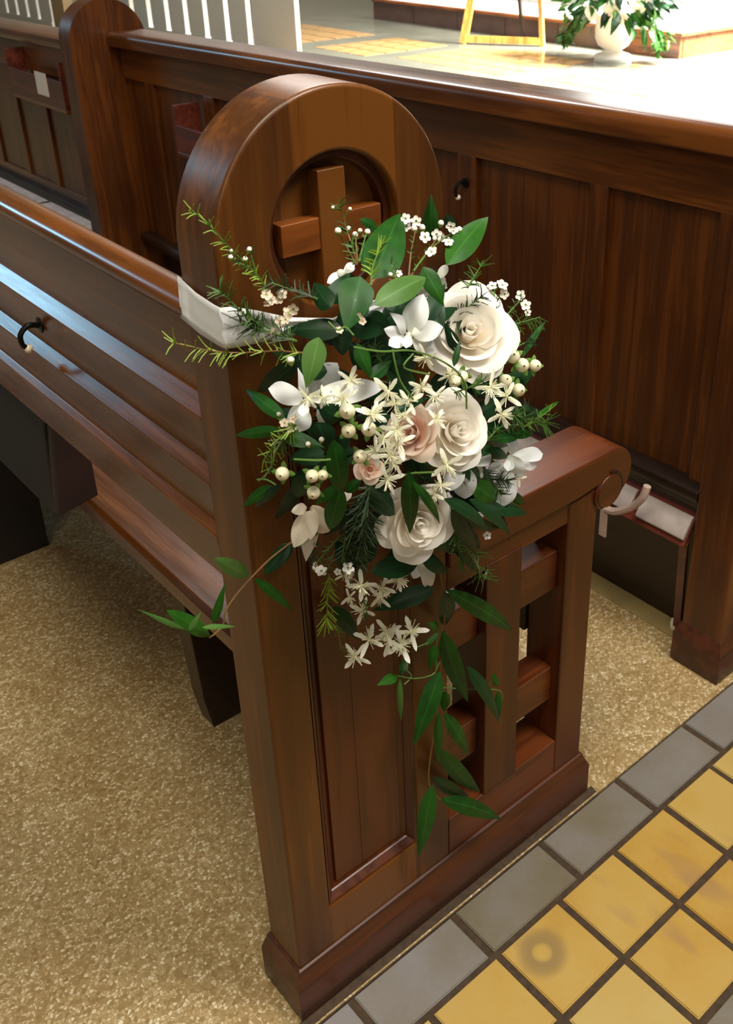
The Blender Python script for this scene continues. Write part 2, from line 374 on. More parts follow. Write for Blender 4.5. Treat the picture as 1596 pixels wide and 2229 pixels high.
# ---------------------------------------------------------------- the setting: floors
def floor_slab(name, x0, x1, y0, y1, z0, z1, mat):
    return tag(mesh_obj(name, box_bm(x0, x1, y0, y1, z0, z1), mat, smooth=False), kind='structure')
GY = -0.0235                                   # where the terrazzo stops and the aisle tiles begin
floor_slab('floor', -3.0, 2.6, GY, 7.5, -0.06, 0.0, M['terrazzo'])
aisle = floor_slab('floor_aisle', -3.0, 2.6, -3.2, GY, -0.06, -0.0035, M['grout'])
PT, GR = 0.128, 0.0115
def tile_mesh(name, sx, sy, mat):
    bm = box_bm(-sx/2, sx/2, -sy/2, sy/2, -0.008, 0.0)
    bmesh.ops.bevel(bm, geom=[e for e in bm.edges if all(v.co.z > -0.001 for v in e.verts)], offset=0.0016, segments=2, affect='EDGES')
    me = bpy.data.meshes.new(name); bm.to_mesh(me); bm.free(); me.materials.append(mat)
    return me
def put(name, me, loc, parent, rz=0):
    o = bpy.data.objects.new(name, me); COL.objects.link(o); o.location = loc; o.rotation_euler = (0, 0, rz); o.parent = parent
    return o
ty = tile_mesh('ochre_tile', PT-GR, PT-GR, M['yellow']); tyr = tile_mesh('ochre_tile_ringed', PT-GR, PT-GR, M['yellow_ring'])
tg = tile_mesh('grey_tile', 0.1855-0.010, 0.0820, M['grey'])
rng = random.Random(3)
YB = -0.1123
for k in range(-7, 15):
    for j in range(2):
        o = put('floor_tile', tyr if (k == 1 and j == 0) else ty, (0.1218+(k+0.5)*PT+rng.uniform(-.0008, .0008), YB-(j+0.5)*PT, rng.uniform(-.0006, .0004)), aisle, rng.uniform(-.006, .006))
for k in range(-6, 10):
    put('border_tile', tg, (0.244+(k+0.5)*0.1875, -0.0680, rng.uniform(-.0006, .0004)), aisle, rng.uniform(-.004, .004))
    put('border_tile', tg, (0.244+(k+0.62)*0.1875, YB-2*PT-0.046, rng.uniform(-.0006, .0004)), aisle)
for k in range(-7, 15):
    for j in range(3):
        put('floor_tile', ty, (0.1218+(k+0.5)*PT, YB-2*PT-0.092-(j+0.5)*PT, 0), aisle)
tag(mesh_obj('trim_1', box_bm(0.985, 1.060, 0.09, 2.2, 0.0, 0.004), M['border_strip'], bevel=0.0015), kind='structure')

chancel = floor_slab('floor_chancel', 2.6, 16.0, -4.0, 16.0, -0.06, 0.0, M['chancel_stone'])
for x0, x1, y0, y1 in ((5.45, 6.5, 6.95, 7.75), (5.6, 6.7, 5.28, 6.68), (5.7, 6.9, 3.5, 4.96), (5.45, 6.5, 8.1, 9.4), (3.3, 5.1, 6.95, 7.9), (3.3, 5.1, 5.28, 6.68), (3.3, 5.3, 3.5, 4.96)):
    nx, ny = 4, 4
    for i in range(nx):
        for j in range(ny):
            dx, dy = (x1-x0)/nx, (y1-y0)/ny
            bm = box_bm(-dx/2+.01, dx/2-.01, -dy/2+.01, dy/2-.01, 0, 0.004)
            o = mesh_obj('paving_slab', bm, M['chancel_field'], chancel, smooth=False); o.location = (x0+(i+.5)*dx, y0+(j+.5)*dy, 0)

M['plaster'] = plain('cream_plaster', srgb(206, 196, 176), 0.8, vary=0.04, scale=3)
for nm, b in (('wall_front', (16.0, 16.2, -4.0, 16.0, 0.0, 6.5)), ('wall_left', (-3.0, 16.0, 16.0, 16.2, 0.0, 6.5))):
    floor_slab(nm, *b, M['plaster'])

tag(mesh_obj('trim_2', prism_x([(-.0255, -.004), (-.008, -.004), (-.008, .0035), (-.014, .0015), (-.0255, -.0010)], -0.05, 0.575), M['grout']), kind='structure')

# ---------------------------------------------------------------- the near pew
pew = empty('pew', (0, 0, 0), 'nearest varnished wooden pew with the bouquet on its round-topped end', 'pew')
T = 0.071; R = 0.1315; XC = 0.1315; ZC = 1.060; RR = 0.0725; ZP = 0.092
arch = circle(XC, ZC, R, 40, 0, PI, close=True)                          # from right to left
outer = [(0.0, ZP-0.02), (0.263, ZP-0.02)] + arch
panel = [(0.0545, 0.168), (0.203, 0.168), (0.203, 0.87), (0.0545, 0.87)]
end = mesh_obj('bench_end', plate(outer, [(circle(XC-0.002, ZC, RR, 56), 0.026), (panel, 0.016)], 0.0, T), M['wood_z'], pew, bevel=0.0042, seg=3)
# round recess: stepped ring, back disc, raised cross
ring = []
bm = bmesh.new()
for r0, y in ((RR-0.0003, 0.0255), (RR-0.0003, 0.0110), (RR-0.0070, 0.0110), (RR-0.0085, 0.0125), (RR-0.0090, 0.0255)):
    ring.append([bm.verts.new((XC-0.002+r0*math.cos(a*2*PI/56), y, ZC+r0*math.sin(a*2*PI/56))) for a in range(56)])
for i in range(4):
    for a in range(56): bm.faces.new((ring[i][a], ring[i][(a+1) % 56], ring[i+1][(a+1) % 56], ring[i+1][a]))
bmesh.ops.recalc_face_normals(bm, faces=bm.faces)
mesh_obj('ring_moulding', bm, M['wood_zr'], end)
CXX, CZZ = 0.131, 1.0565
cr = 0.0622
bar_h = [(CXX-math.sqrt(cr**2-.016**2), CZZ-.016), (CXX+math.sqrt(cr**2-.016**2), CZZ-.016), (CXX+math.sqrt(cr**2-.016**2), CZZ+.016), (CXX-math.sqrt(cr**2-.016**2), CZZ+.016)]
mesh_obj('cross_bar', prism_y([(CXX-.058, CZZ-.0155), (CXX+.058, CZZ-.0155), (CXX+.058, CZZ+.0155), (CXX-.058, CZZ+.0155)], 0.0095, 0.0262), M['cross_x'], end, bevel=0.0012)
mesh_obj('cross_upright', prism_y([(CXX-.0155, CZZ-.060), (CXX+.0155, CZZ-.060), (CXX+.0155, CZZ+.059), (CXX-.0155, CZZ+.059)], 0.0078, 0.0262), M['wood_z'], end, bevel=0.0012)
# panel moulding round the recessed panel
def mould(x0, x1, z0, z1, w, yo, yi):
    bm = bmesh.new(); loops = []
    for d, y in ((0, yo), (0.003, yo+.001), (w*0.5, yi-0.006), (w*0.55, yi-.004), (w, yi)):
        loops.append([bm.verts.new((x, y, z)) for x, z in ((x0+d, z0+d), (x1-d, z0+d), (x1-d, z1-d), (x0+d, z1-d))])
    for i in range(len(loops)-1):
        for a in range(4): bm.faces.new((loops[i][a], loops[i][(a+1) % 4], loops[i+1][(a+1) % 4], loops[i+1][a]))
    bmesh.ops.recalc_face_normals(bm, faces=bm.faces)
    return bm
mesh_obj('panel_moulding', mould(0.0545, 0.203, 0.168, 0.87, 0.020, 0.001, 0.0158), M['wood_zr'], end, smooth=False)
# tongue-and-groove boards of the recessed panel
for x0, x1 in ((0.0745, 0.1180), (0.1182, 0.183)):
    mesh_obj('panel_board', box_bm(x0, x1, 0.0120, 0.0165, 0.186, 0.852), M['wood_zr'], end, bevel=0.0006)
# plinth: base block with a moulded top, all round
o_ = 0.0105
XE = 0.547
pb = bmesh.new()
def ringbox(bm, levels):
    rings = []
    for o, z in levels:
        rings.append([bm.verts.new(p) for p in ((-o, -o, z), (XE+o*1.5, -o, z), (XE+o*1.5, T+o, z), (-o, T+o, z))])
    for i in range(len(rings)-1):
        for a in range(4): bm.faces.new((rings[i][a], rings[i][(a+1) % 4], rings[i+1][(a+1) % 4], rings[i+1][a]))
    bm.faces.new(rings[0][::-1]); bm.faces.new(rings[-1])
    bmesh.ops.recalc_face_normals(bm, faces=bm.faces)
ringbox(pb, ((o_-.002, 0.0), (o_, 0.006), (o_, 0.064), (o_-.0015, 0.068), (0.006, 0.079), (0.0045, 0.083), (0.0035, 0.090), (0.0002, 0.092)))
mesh_obj('plinth', pb, M['plinth'], end, bevel=0.0012, angle=25)
# open front of the bench end: rails, posts, arm
YI = T-0.004
mesh_obj('bottom_rail', box_bm(0.2635, XE-.060, 0.0012, T-.001, ZP-.015, 0.1605), M['wood_x'], end, bevel=0.002)
mesh_obj('front_post', box_bm(XE-.0605, XE, 0.0, T, ZP-.015, 0.60), M['wood_zr'], end, bevel=0.003)
mesh_obj('middle_post', box_bm(0.331, 0.3965, 0.0, T-.001, 0.1605, 0.572), M['wood_zr'], end, bevel=0.002)
for z0, z1 in ((0.449, 0.515), (0.238, 0.302)):
    mesh_obj('cross_rail', box_bm(0.2635, 0.331, 0.016, T-.012, z0, z1), M['wood_x'], end, bevel=0.002)
    mesh_obj('cross_rail', box_bm(0.3965, XE-.0605, 0.016, T-.012, z0, z1), M['wood_x'], end, bevel=0.002)
mesh_obj('arm_rail', box_bm(0.2635, XE-.001, 0.0022, T-.002, 0.566, 0.612), M['wood_x'], end, bevel=0.002)
# arm rest with rolled scroll end
ax, az, ar = 0.570, 0.6125, 0.0425
prof = [(0.2635, 0.604), (0.2635, 0.655), (0.40, 0.655)]
for i in range(0, 17):
    a = PI/2 - i*(PI*1.08)/16
    prof.append((ax+ar*math.cos(a), az+ar*math.sin(a)))
sx, sz, sr = 0.5655, 0.5885, 0.0290
for i in range(0, 13):
    a = -PI*0.62 - i*(PI*0.62)/12
    prof.append((sx+sr*math.cos(a), sz+sr*math.sin(a)))
prof += [(0.50, 0.604)]
arm = mesh_obj('arm_rest', prism_y(prof[::-1], -0.0045, T+0.012), M['wood_x'], end, bevel=0.0025)
bm = bmesh.new()
sp = []
for i in range(40):                                   # carved spiral line of the scroll
    a = PI*0.52 - i*0.145; r = 0.0305*(1-0.0125*i)
    sp.append((0.5660+r*math.cos(a), -0.0052, 0.5895+r*math.sin(a)))
mesh_obj('scroll_groove', tube(sp, 0.0017, 6), M['dark_y'], arm)
mesh_obj('scroll_roll', prism_y(circle(0.566, 0.5895, 0.0262, 28), -0.0068, T+0.0145), M['wood_x'], arm, bevel=0.0025)
# bench back: rail and lapped boards seen from behind
LEN = 3.6
rail = [(0.015+0.020*math.cos(a), 0.993+0.0150*math.sin(a)) for a in [i*2*PI/24 for i in range(24)]]
mesh_obj('top_rail', prism_y(rail, T-.001, LEN), M['wood_y'], pew, angle=60)
def lap(xt, zt, xa, za, xb, zb):
    p = [(xt+.024, zt+.001), (xt, zt), (xa, za), (xb, zb), (xb+.024, zb)]
    return mesh_obj('back_board', prism_y(p, T-.001, LEN), M['wood_y'], pew, bevel=0.0015)
lap(0.017, 0.986, 0.0165, 0.982, 0.017, 0.888)
lap(0.016, 0.8930, 0.0, 0.878, 0.0135, 0.808)
lap(0.013, 0.8144, 0.0, 0.801, 0.009, 0.742)
lap(0.0085, 0.7457, 0.0, 0.737, 0.006, 0.678)
mesh_obj('seat_board', prism_y([(0.085, 0.420), (0.085, 0.446), (0.092, 0.452), (0.525, 0.456), (0.535, 0.448), (0.535, 0.425)], T-.001, LEN), M['wood_y'], pew, bevel=0.002)
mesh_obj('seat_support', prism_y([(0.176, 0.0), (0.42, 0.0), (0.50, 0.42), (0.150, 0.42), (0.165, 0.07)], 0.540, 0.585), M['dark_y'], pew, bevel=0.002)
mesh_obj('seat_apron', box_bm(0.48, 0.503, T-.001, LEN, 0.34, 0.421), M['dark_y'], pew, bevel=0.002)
# hat hook on the back of the pew
def hook(parent, x, y, z, s=1.0):
    h = mesh_obj('coat_hook', lathe([(0, 0), (.013*s, 0), (.013*s, .003*s), (.006*s, .005*s), (0, .005*s)], 16), M['hook'], parent)
    h.rotation_euler = (0, -PI/2, 0); h.location = (x, y, z)
    pts = smooth_path([(0, 0, .004*s), (0.004*s, 0, .020*s), (-0.008*s, 0, .034*s), (-.026*s, 0, .034*s), (-.032*s, 0, .026*s)])
    a = mesh_obj('hook_arm', tube(pts, .0050*s, 8, taper=0.8), M['hook'], h)
    t = mesh_obj('hook_tip', lathe([(0, -.0075*s), (.0055*s, -.005*s), (.0075*s, 0), (.0055*s, .005*s), (0, .0075*s)], 12), M['ivory_tip'], h)
    t.location = (-.034*s, 0, .026*s)
    return h
hook(pew, 0.005, 0.492, 0.848, 0.8)

# kneeler folded up behind the near pew, at the left edge of the picture
kn = empty('kneeler', (0.0, 1.30, 0.0), 'dark folded kneeler behind the near pew, at the left picture edge', 'kneeler')
mesh_obj('side_panel', prism_y([(-0.16, 0.0), (0.187, 0.0), (0.192, 0.40), (0.08, 0.412), (-0.16, 0.412)], 0.0, 0.03), plain('matt_dark_panel', srgb(24, 17, 13), 0.7, vary=0.25, scale=14), kn, bevel=0.003)
mesh_obj('bracket', prism_y([(-0.10, 0.30), (0.13, 0.30), (0.10, 0.36), (-0.04, 0.42), (-0.10, 0.42)], -0.005, 0.03), M['mauve_wood'], kn, bevel=0.003)
mesh_obj('kneeling_board', box_bm(-0.26, -0.16, -0.28, 1.2, 0.22, 0.25), M['mauve_wood'], kn, bevel=0.003)
mesh_obj('pad', box_bm(-0.255, -0.165, -0.26, 1.2, 0.25, 0.285), M['pad'], kn, bevel=0.008)
M['dark_maroon'] = plain('dark_maroon_paint', srgb(34, 14, 12), 0.6, vary=0.3, scale=18)
M['black_paint'] = plain('matt_black_paint', srgb(20, 15, 12), 0.7, vary=0.2, scale=18)
mesh_obj('hinge_board', prism_y([(0.010, 0.490), (0.076, 0.500), (0.076, 0.664), (0.022, 0.668)], -0.68, -0.03), M['black_paint'], kn, bevel=0.003)
mesh_obj('hinge_cheek', prism_y([(0.008, 0.500), (0.074, 0.510), (0.074, 0.650), (0.026, 0.655)], -0.700, -0.681), M['dark_maroon'], kn, bevel=0.003)
mesh_obj('stay', tube([(-.02, -.012, .42), (-.06, -.012, .34), (-.12, -.012, .30)], 0.004, 8), M['hook'], kn)

# ---------------------------------------------------------------- the pew in front
def wz(bm, k):
    for v in bm.verts: v.co.z -= k*v.co.y*max(0.0, v.co.z)
    return bm
K = 0.021
FX, FY = 0.943, 0.0
front = empty('pew', (FX, FY, 0), 'panelled dark wooden pew in front with a long flat top rail', 'pew')
FT = 0.088
fo = [(0.0, 0.07), (0.263, 0.07)] + circle(XC, ZC, R, 32, 0, PI, close=True)
fend = mesh_obj('bench_end', plate(fo, [(circle(XC, ZC, RR, 40), 0.010), (panel, 0.016)], 0.0, FT), M['front_z'], front, bevel=0.004)
pb = bmesh.new(); XS = XE; 
def ringbox2(bm, levels, x1, y1):
    rings = []
    for o, z in levels:
        rings.append([bm.verts.new(p) for p in ((-o, -o, z), (x1+o, -o, z), (x1+o, y1+o, z), (-o, y1+o, z))])
    for i in range(len(rings)-1):
        for a in range(4): bm.faces.new((rings[i][a], rings[i][(a+1) % 4], rings[i+1][(a+1) % 4], rings[i+1][a]))
    bm.faces.new(rings[0][::-1]); bm.faces.new(rings[-1])
    bmesh.ops.recalc_face_normals(bm, faces=bm.faces)
ringbox2(pb, ((0.0085, 0.0), (0.0105, 0.006), (0.0105, 0.066), (0.009, 0.072), (0.005, 0.083), (0.0035, 0.088), (0.0003, 0.094)), 0.547, FT)
mesh_obj('plinth', pb, M['plinth'], fend, bevel=0.0012, angle=25)
mesh_obj('front_post', box_bm(0.487, 0.547, 0, FT, 0.08, 0.60), M['front_z'], fend, bevel=0.003)
mesh_obj('bottom_rail', box_bm(0.2635, 0.487, 0.001, FT-.001, 0.08, 0.16), M['front_z'], fend, bevel=0.002)
mesh_obj('arm_rest', box_bm(0.2635, 0.60, -.004, FT+.01, 0.575, 0.655), M['front_y'], fend, bevel=0.012)
FL = 2.235
# top rail with rounded nose
tr_ = [(0.102, 1.000), (0.102, 1.022), (0.096, 1.027), (0.004, 1.027)] + [(0.004+0.017*math.cos(a), 1.010+0.017*math.sin(a)) for a in [PI/2+i*PI/2/6 for i in range(1, 7)]] + [(-0.013, 0.986), (-0.010, 0.983), (0.02, 0.983)]
mesh_obj('top_rail', wz(prism_y(tr_[::-1], FT, FL), K), M['front_y'], front, bevel=0.001, angle=50)
mesh_obj('frieze', wz(box_bm(0.020, 0.042, FT, FL, 0.886, 0.984), K), M['front_y'], front, bevel=0.002)
sty = [(FT, 0.125)] + [(0.357+i*0.3395, 0.398+i*0.3395+(0.012 if i else 0)) for i in range(6)]
for a, b in sty:
    mesh_obj('stile', wz(box_bm(0.020, 0.042, a, b, 0.385, 0.888), K), M['front_z'], front, bevel=0.002)
for i in range(len(sty)):
    a = sty[i][1]; b = sty[i+1][0] if i+1 < len(sty) else FL
    pbm = bmesh.new()
    box_bm(0.030, 0.040, a-.004, b+.004, 0.385, 0.890, pbm)
    mesh_obj('panel', wz(pbm, K), M['front_z'], front)
led = [(0.030, 0.338), (0.030, 0.392), (0.012, 0.390), (-0.002, 0.382), (-0.004, 0.372), (-0.001, 0.362), (0.008, 0.356), (0.010, 0.342)]
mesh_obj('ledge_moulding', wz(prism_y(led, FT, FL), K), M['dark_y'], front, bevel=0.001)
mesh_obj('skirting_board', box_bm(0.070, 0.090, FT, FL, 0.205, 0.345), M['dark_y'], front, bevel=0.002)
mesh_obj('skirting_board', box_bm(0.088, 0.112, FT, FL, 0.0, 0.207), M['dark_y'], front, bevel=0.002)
hook(front, 0.019, 0.724, 0.818, 0.78)
# book rack half hidden behind the round head of the near bench end
def rack(parent, y0, y1, z0, z1, x=0.018, d=0.075):
    r = mesh_obj('book_rack', box_bm(x-d, x, y0, y1, z0, z0+0.012), M['front_y'], parent, bevel=0.002)
    mesh_obj('rack_front', box_bm(x-d, x-d+.010, y0+.01, y1-.01, z0+.011, z0+(z1-z0)*0.62), M['mauve_wood'], r, bevel=0.0015)
    for yy in (y0, y1-0.012):
        mesh_obj('rack_side', box_bm(x-d, x, yy, yy+.012, z0+.011, z1), M['mauve_wood'], r, bevel=0.0015)
    return r
rack(front, 1.42, 1.80, 0.70, 0.835)
# kneeler of the pew in front, folded up
kn2 = empty('kneeler', (FX, 0, 0), 'folded kneeler with worn white pad, low on the pew in front', 'kneeler')
mesh_obj('kneeling_board', prism_y([(-0.020, 0.270), (0.018, 0.330), (0.026, 0.325), (-0.008, 0.264)], 0.0935, 0.62), M['mauve_wood'], kn2, bevel=0.002)
for y0, y1 in ((0.096, 0.206), (0.224, 0.60)):
    mesh_obj('pad', prism_y([(-0.0145, 0.2800), (-0.020, 0.2855), (-0.018, 0.292), (0.004, 0.3205), (0.010, 0.3225), (0.0128, 0.3205)], y0, y1), M['pad'], kn2, bevel=0.002)
mesh_obj('leg', tube([(-0.004, 0.101, 0.272), (0.020, 0.114, 0.19), (0.066, 0.138, 0.018)], 0.0105, 4), M['mauve_wood'], kn2, smooth=False)
f_ = mesh_obj('rubber_foot', lathe([(0, 0), (.008, 0), (.009, .012), (.007, .02), (0, .02)], 12), M['ivory_tip'], kn2); f_.location = (0.066, 0.146, 0.004)
mesh_obj('strap', tube(smooth_path([(-0.040, 0.170, 0.376), (-0.043, 0.176, 0.349), (-0.043, 0.198, 0.319), (-0.043, 0.235, 0.291), (-0.041, 0.258, 0.285)]), 0.0075, 8), M['pale_strap'], kn2)
mesh_obj('tie_end', box_bm(-0.046, -0.041, 0.252, 0.270, 0.222, 0.284), M['pale_strap'], kn2, bevel=0.002)

# ---------------------------------------------------------------- next pew section, beyond the gap at top left
SY = 2.245
sec = empty('pew', (0.820, SY, 0), 'far pew section with rounded end and a labelled book rack, top left', 'pew')
R2 = 0.118; Z2 = 0.952
o2 = [(0.0, 0.0), (2*R2, 0.0)] + circle(R2, Z2, R2, 32, 0, PI, close=True)
mesh_obj('bench_end', plate(o2, [], 0.0, 0.075), M['front_z'], sec, bevel=0.004)
r2 = [(0.24, 0.900), (0.24, 0.935), (0.115, 0.938), (0.104, 0.932), (0.102, 0.915), (0.108, 0.900)]
mesh_obj('top_rail', wz(prism_y(r2, 0.074, 2.6), 0.016), M['front_y'], sec, bevel=0.001)
mesh_obj('frieze', wz(box_bm(0.128, 0.15, 0.074, 2.6, 0.80, 0.901), 0.016), M['front_y'], sec, bevel=0.002)
mesh_obj('lower_rail', wz(box_bm(0.128, 0.15, 0.074, 2.6, 0.35, 0.40), 0.016), M['front_y'], sec, bevel=0.002)
ys = [0.074+i*0.27 for i in range(10)]
for i, a in enumerate(ys):
    mesh_obj('stile', wz(box_bm(0.128, 0.15, a, a+.05, 0.398, 0.802), 0.016), M['front_z'], sec, bevel=0.002)
    if i: mesh_obj('panel', wz(box_bm(0.137, 0.148, ys[i-1]+.046, a+.004, 0.395, 0.805), 0.016), M['front_z'], sec)
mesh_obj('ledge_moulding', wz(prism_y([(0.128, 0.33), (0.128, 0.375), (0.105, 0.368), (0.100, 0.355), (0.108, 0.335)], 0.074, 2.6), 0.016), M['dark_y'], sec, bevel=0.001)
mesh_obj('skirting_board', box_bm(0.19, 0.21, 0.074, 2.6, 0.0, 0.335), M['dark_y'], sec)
rk = rack(sec, 0.285, 0.74, 0.705, 0.865, x=0.128, d=0.06)
mesh_obj('label_card', box_bm(0.0660, 0.0678, 0.405, 0.495, 0.745, 0.818), M['paper'], rk)
kn3 = empty('kneeler', (0.82, SY, 0), 'kneeler with lilac-grey pad along the far pew section, upper left', 'kneeler')
mesh_obj('kneeling_board', box_bm(0.085, 0.185, 0.26, 2.4, 0.262, 0.285), M['dark_y'], kn3, bevel=0.002)
for y0, y1 in ((0.28, 0.80), (0.82, 2.38)):
    mesh_obj('pad', box_bm(0.098, 0.160, y0, y1, 0.2845, 0.300), M['pad'], kn3, bevel=0.005)

# ---------------------------------------------------------------- chancel beyond
def balustrade(name, label, x, y0, y1, ztop, gaps, gw, zb, stile=0.25):
    e = empty(name, (x, y0, 0), label, 'altar rail')
    def bx(n, a, b, z0, z1, d0=0, d1=0.06): return mesh_obj(n, box_bm(d0, d1, a, b, z0, z1), M['white_paint'], e, bevel=0.004)
    bx('bottom_rail', 0, y1-y0, 0.0, zb); bx('top_rail', 0, y1-y0, ztop-0.08, ztop, -.02, .08)
    edges = [0] + [g-y0 for g in gaps] + [y1-y0]
    prev = 0
    for g in gaps:
        bx('slat', prev, g-gw/2-y0, zb-.001, ztop-.079, 0.008, 0.05); prev = g+gw/2-y0
    bx('slat', prev, y1-y0, zb-.001, ztop-.079, 0.008, 0.05)
    return e
gp = [6.50+i*0.336 for i in range(8)]
balustrade('altar_rail', 'bright white slatted altar rail behind the front pew', 4.0, 5.865, 9.2, 0.95, gp, 0.085, 0.262)
balustrade('altar_rail', 'shaded white slatted altar rail at the top left corner', 4.0, 10.42, 13.5, 0.85, [10.75+i*0.30 for i in range(9)], 0.07, 0.13)
pst = empty('newel_post', (3.95, 9.93, 0), 'tan wooden post between the two white altar rails', 'post')
mesh_obj('shaft', box_bm(0, .1, 0, .30, 0.0, 0.94), M['tan_paint'], pst, bevel=0.006)
mesh_obj('cap', box_bm(-.02, .12, -.02, .32, 0.939, 0.98), M['tan_paint'], pst, bevel=0.008)

plat = empty('altar_platform', (7.42, 4.88, 0), 'altar step platform with dark wooden risers and pale top', 'platform')
for i in range(6):
    y0 = i*0.74
    mesh_obj('riser_panel', box_bm(0.0, 0.04, y0+.004, y0+.736, 0.0, 0.19), M['step_wood'] if i == 0 else M['dark_marble'], plat, bevel=0.004)
for i in range(5):
    mesh_obj('side_panel', box_bm(0.04+i*0.9+.004, 0.04+i*0.9+.896, 0.0, 0.04, 0.0, 0.19), M['step_wood'], plat, bevel=0.004)
mesh_obj('nosing', box_bm(-0.025, 0.05, -0.025, 4.44, 0.189, 0.222), M['step_wood'], plat, bevel=0.008)
mesh_obj('side_nosing', box_bm(0.05, 4.6, -0.025, 0.05, 0.189, 0.222), M['step_wood'], plat, bevel=0.008)
mesh_obj('top_slab', box_bm(0.05, 4.6, 0.05, 4.44, 0.15, 0.215), M['white_cloth'], plat)
st2 = empty('upper_step', (8.5, 7.0, 0.217), 'pale marble upper altar step behind the golden frame', 'step')
for i in range(3):
    mesh_obj('riser_slab', box_bm(0, .3, i*0.8+.004, i*0.8+.796, 0.0, 0.32), M['pale_marble'], st2, bevel=0.005)

fr = empty('display_easel', (6.7, 6.96, 0), 'golden wooden easel frame standing on the chancel floor', 'easel')
mesh_obj('slanted_leg', tube([(0.0, 0.0, 0.0), (0.14, -0.02, 0.62), (0.26, -0.04, 1.2)], 0.048, 4), M['gold_wood'], fr, smooth=False)
mesh_obj('bottom_bar', tube([(0.02, -0.01, 0.045), (0.42, -0.66, 0.045)], 0.046, 4), M['gold_wood'], fr, smooth=False)
mesh_obj('upright_leg', tube([(0.42, -0.68, 0.0), (0.36, -0.60, 1.2)], 0.030, 4), M['gold_wood'], fr, smooth=False)
mesh_obj('back_leg', tube([(0.62, -0.22, 0.0), (0.36, -0.30, 1.2)], 0.026, 4), M['dark_y'], fr, smooth=False)

VX, VY = 6.92, 5.235
vase = empty('urn', (VX, VY, 0), 'white ceramic footed urn holding the altar flowers', 'urn')
mesh_obj('foot', lathe([(0, 0.0), (.165, 0.0), (.168, .03), (.15, .055), (.085, .075), (.075, .10), (0, .10)], 32), M['white_ceramic'], vase)
mesh_obj('bowl', lathe([(0, .095), (.08, .095), (.135, .13), (.165, .19), (.172, .27), (.166, .36), (.176, .385), (.160, .385), (.150, .35), (0, .33)], 32), M['white_ceramic'], vase)

# ---------------------------------------------------------------- leaf, petal, flower builders
def prof_f(kind):
    if kind == 'lance': return lambda t: (math.sin(PI*min(1, t**0.72))**0.9)*(1-0.25*t) if 0 < t < 1 else 0.0
    if kind == 'oval': return lambda t: math.sin(PI*t**0.85)**0.65 if 0 < t < 1 else 0.0
    if kind == 'round': return lambda t: (math.sin(PI*(0.04+0.96*t**1.5))**0.5 if 0 < t < 1 else 0.0)
    if kind == 'heart': return lambda t: math.sin(PI*t**0.55)**0.75 if 0 < t < 1 else 0.0
    if kind == 'strap': return lambda t: min(1, (t*6)**0.6)*min(1, ((1-t)*4)**0.55) if 0 < t < 1 else 0.0
PROF = {k: prof_f(k) for k in ('lance', 'oval', 'round', 'heart', 'strap')}
def blade_bm(B, Tp, w, kind, n0, arch=0.10, fold=0.18, wave=0.0, nt=9, nu=4, twist=0.0, seed=0):
    B, Tp = Vector(B), Vector(Tp); d = Tp-B; Ln = d.length; d = d/Ln
    n = (n0-d*n0.dot(d)).normalized(); s = d.cross(n)
    bm = bmesh.new(); uvl = bm.loops.layers.uv.new('UVMap'); pf = PROF[kind]; rows = []
    for i in range(nt+1):
        t = i/nt; row = []
        tw = twist*(t-0.5); s2 = s*math.cos(tw)+n*math.sin(tw); n2 = n*math.cos(tw)-s*math.sin(tw)
        half = w/2*(pf(t) if 0 < i < nt else (0.05 if i == 0 else 0.015))
        for j in range(nu+1):
            u = -1+2*j/nu
            off = arch*Ln*4*t*(1-t) + fold*abs(u)*half + wave*half*math.sin(7*t+3*u+seed)
            row.append((bm.verts.new(B+d*(Ln*t)+s2*(half*u)+n2*off), (j/nu, t)))
        rows.append(row)
    for i in range(nt):
        for j in range(nu):
            q = [rows[i][j], rows[i][j+1], rows[i+1][j+1], rows[i+1][j]]
            f = bm.faces.new([v for v, _ in q])
            for lp, (_, uv) in zip(f.loops, q): lp[uvl].uv = uv
    return bm
BASE = Vector((0.14, -0.03, 0.86))
bouquet = empty('pew_bouquet', BASE, 'trailing bouquet of white roses, orchids and greenery tied to the near bench end', 'bouquet')
def depth_at(px, py):
    r2 = ((px-885)/330)**2 + ((py-900)/(390 if py < 900 else 420))**2
    return 0.012 + 0.105*math.sqrt(max(0.0, 1-r2))
lr = random.Random(11)
def leaf(bx, by, tx, ty_, wpx, mat='leaf', h=None, ht=None, kind='lance', arch=0.08, fold=0.22, parent=None, name='leaf', tilt=None, dz=0.0, wave=0.05, sub=1, base=None):
    hb = depth_at(bx, by)+dz if h is None else h
    hh = depth_at(tx, ty_)+dz if ht is None else ht
    if h is not None and ht is None: hh = h
    B, Tp = at(bx, by, max(hb, .008)), at(tx, ty_, max(hh, .008))
    mid = (B+Tp)/2
    n0 = (CAM-mid).normalized() + Vector((lr.uniform(-.35, .35), lr.uniform(-.2, .1), lr.uniform(-.1, .45)))
    if tilt: n0 = (CAM-mid).normalized() + Vector(tilt)
    bm = blade_bm(B-BASE, Tp-BASE, plen(wpx, mid), kind, n0.normalized(), arch, -fold, wave, seed=lr.uniform(0, 6))
    return mesh_obj(name, bm, M[mat], parent or bouquet, angle=180, subsurf=sub)

# --- hidden greenery that fills the heart of the bouquet
fl = random.Random(5)
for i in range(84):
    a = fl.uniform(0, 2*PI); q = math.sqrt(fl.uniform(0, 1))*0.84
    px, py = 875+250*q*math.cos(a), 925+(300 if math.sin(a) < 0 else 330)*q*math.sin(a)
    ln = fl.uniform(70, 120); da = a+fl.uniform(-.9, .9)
    leaf(px, py, px+ln*math.cos(da), py+ln*math.sin(da), fl.uniform(32, 52), 'leaf_dark', dz=-0.045 if q < .6 else -0.018, kind='lance')
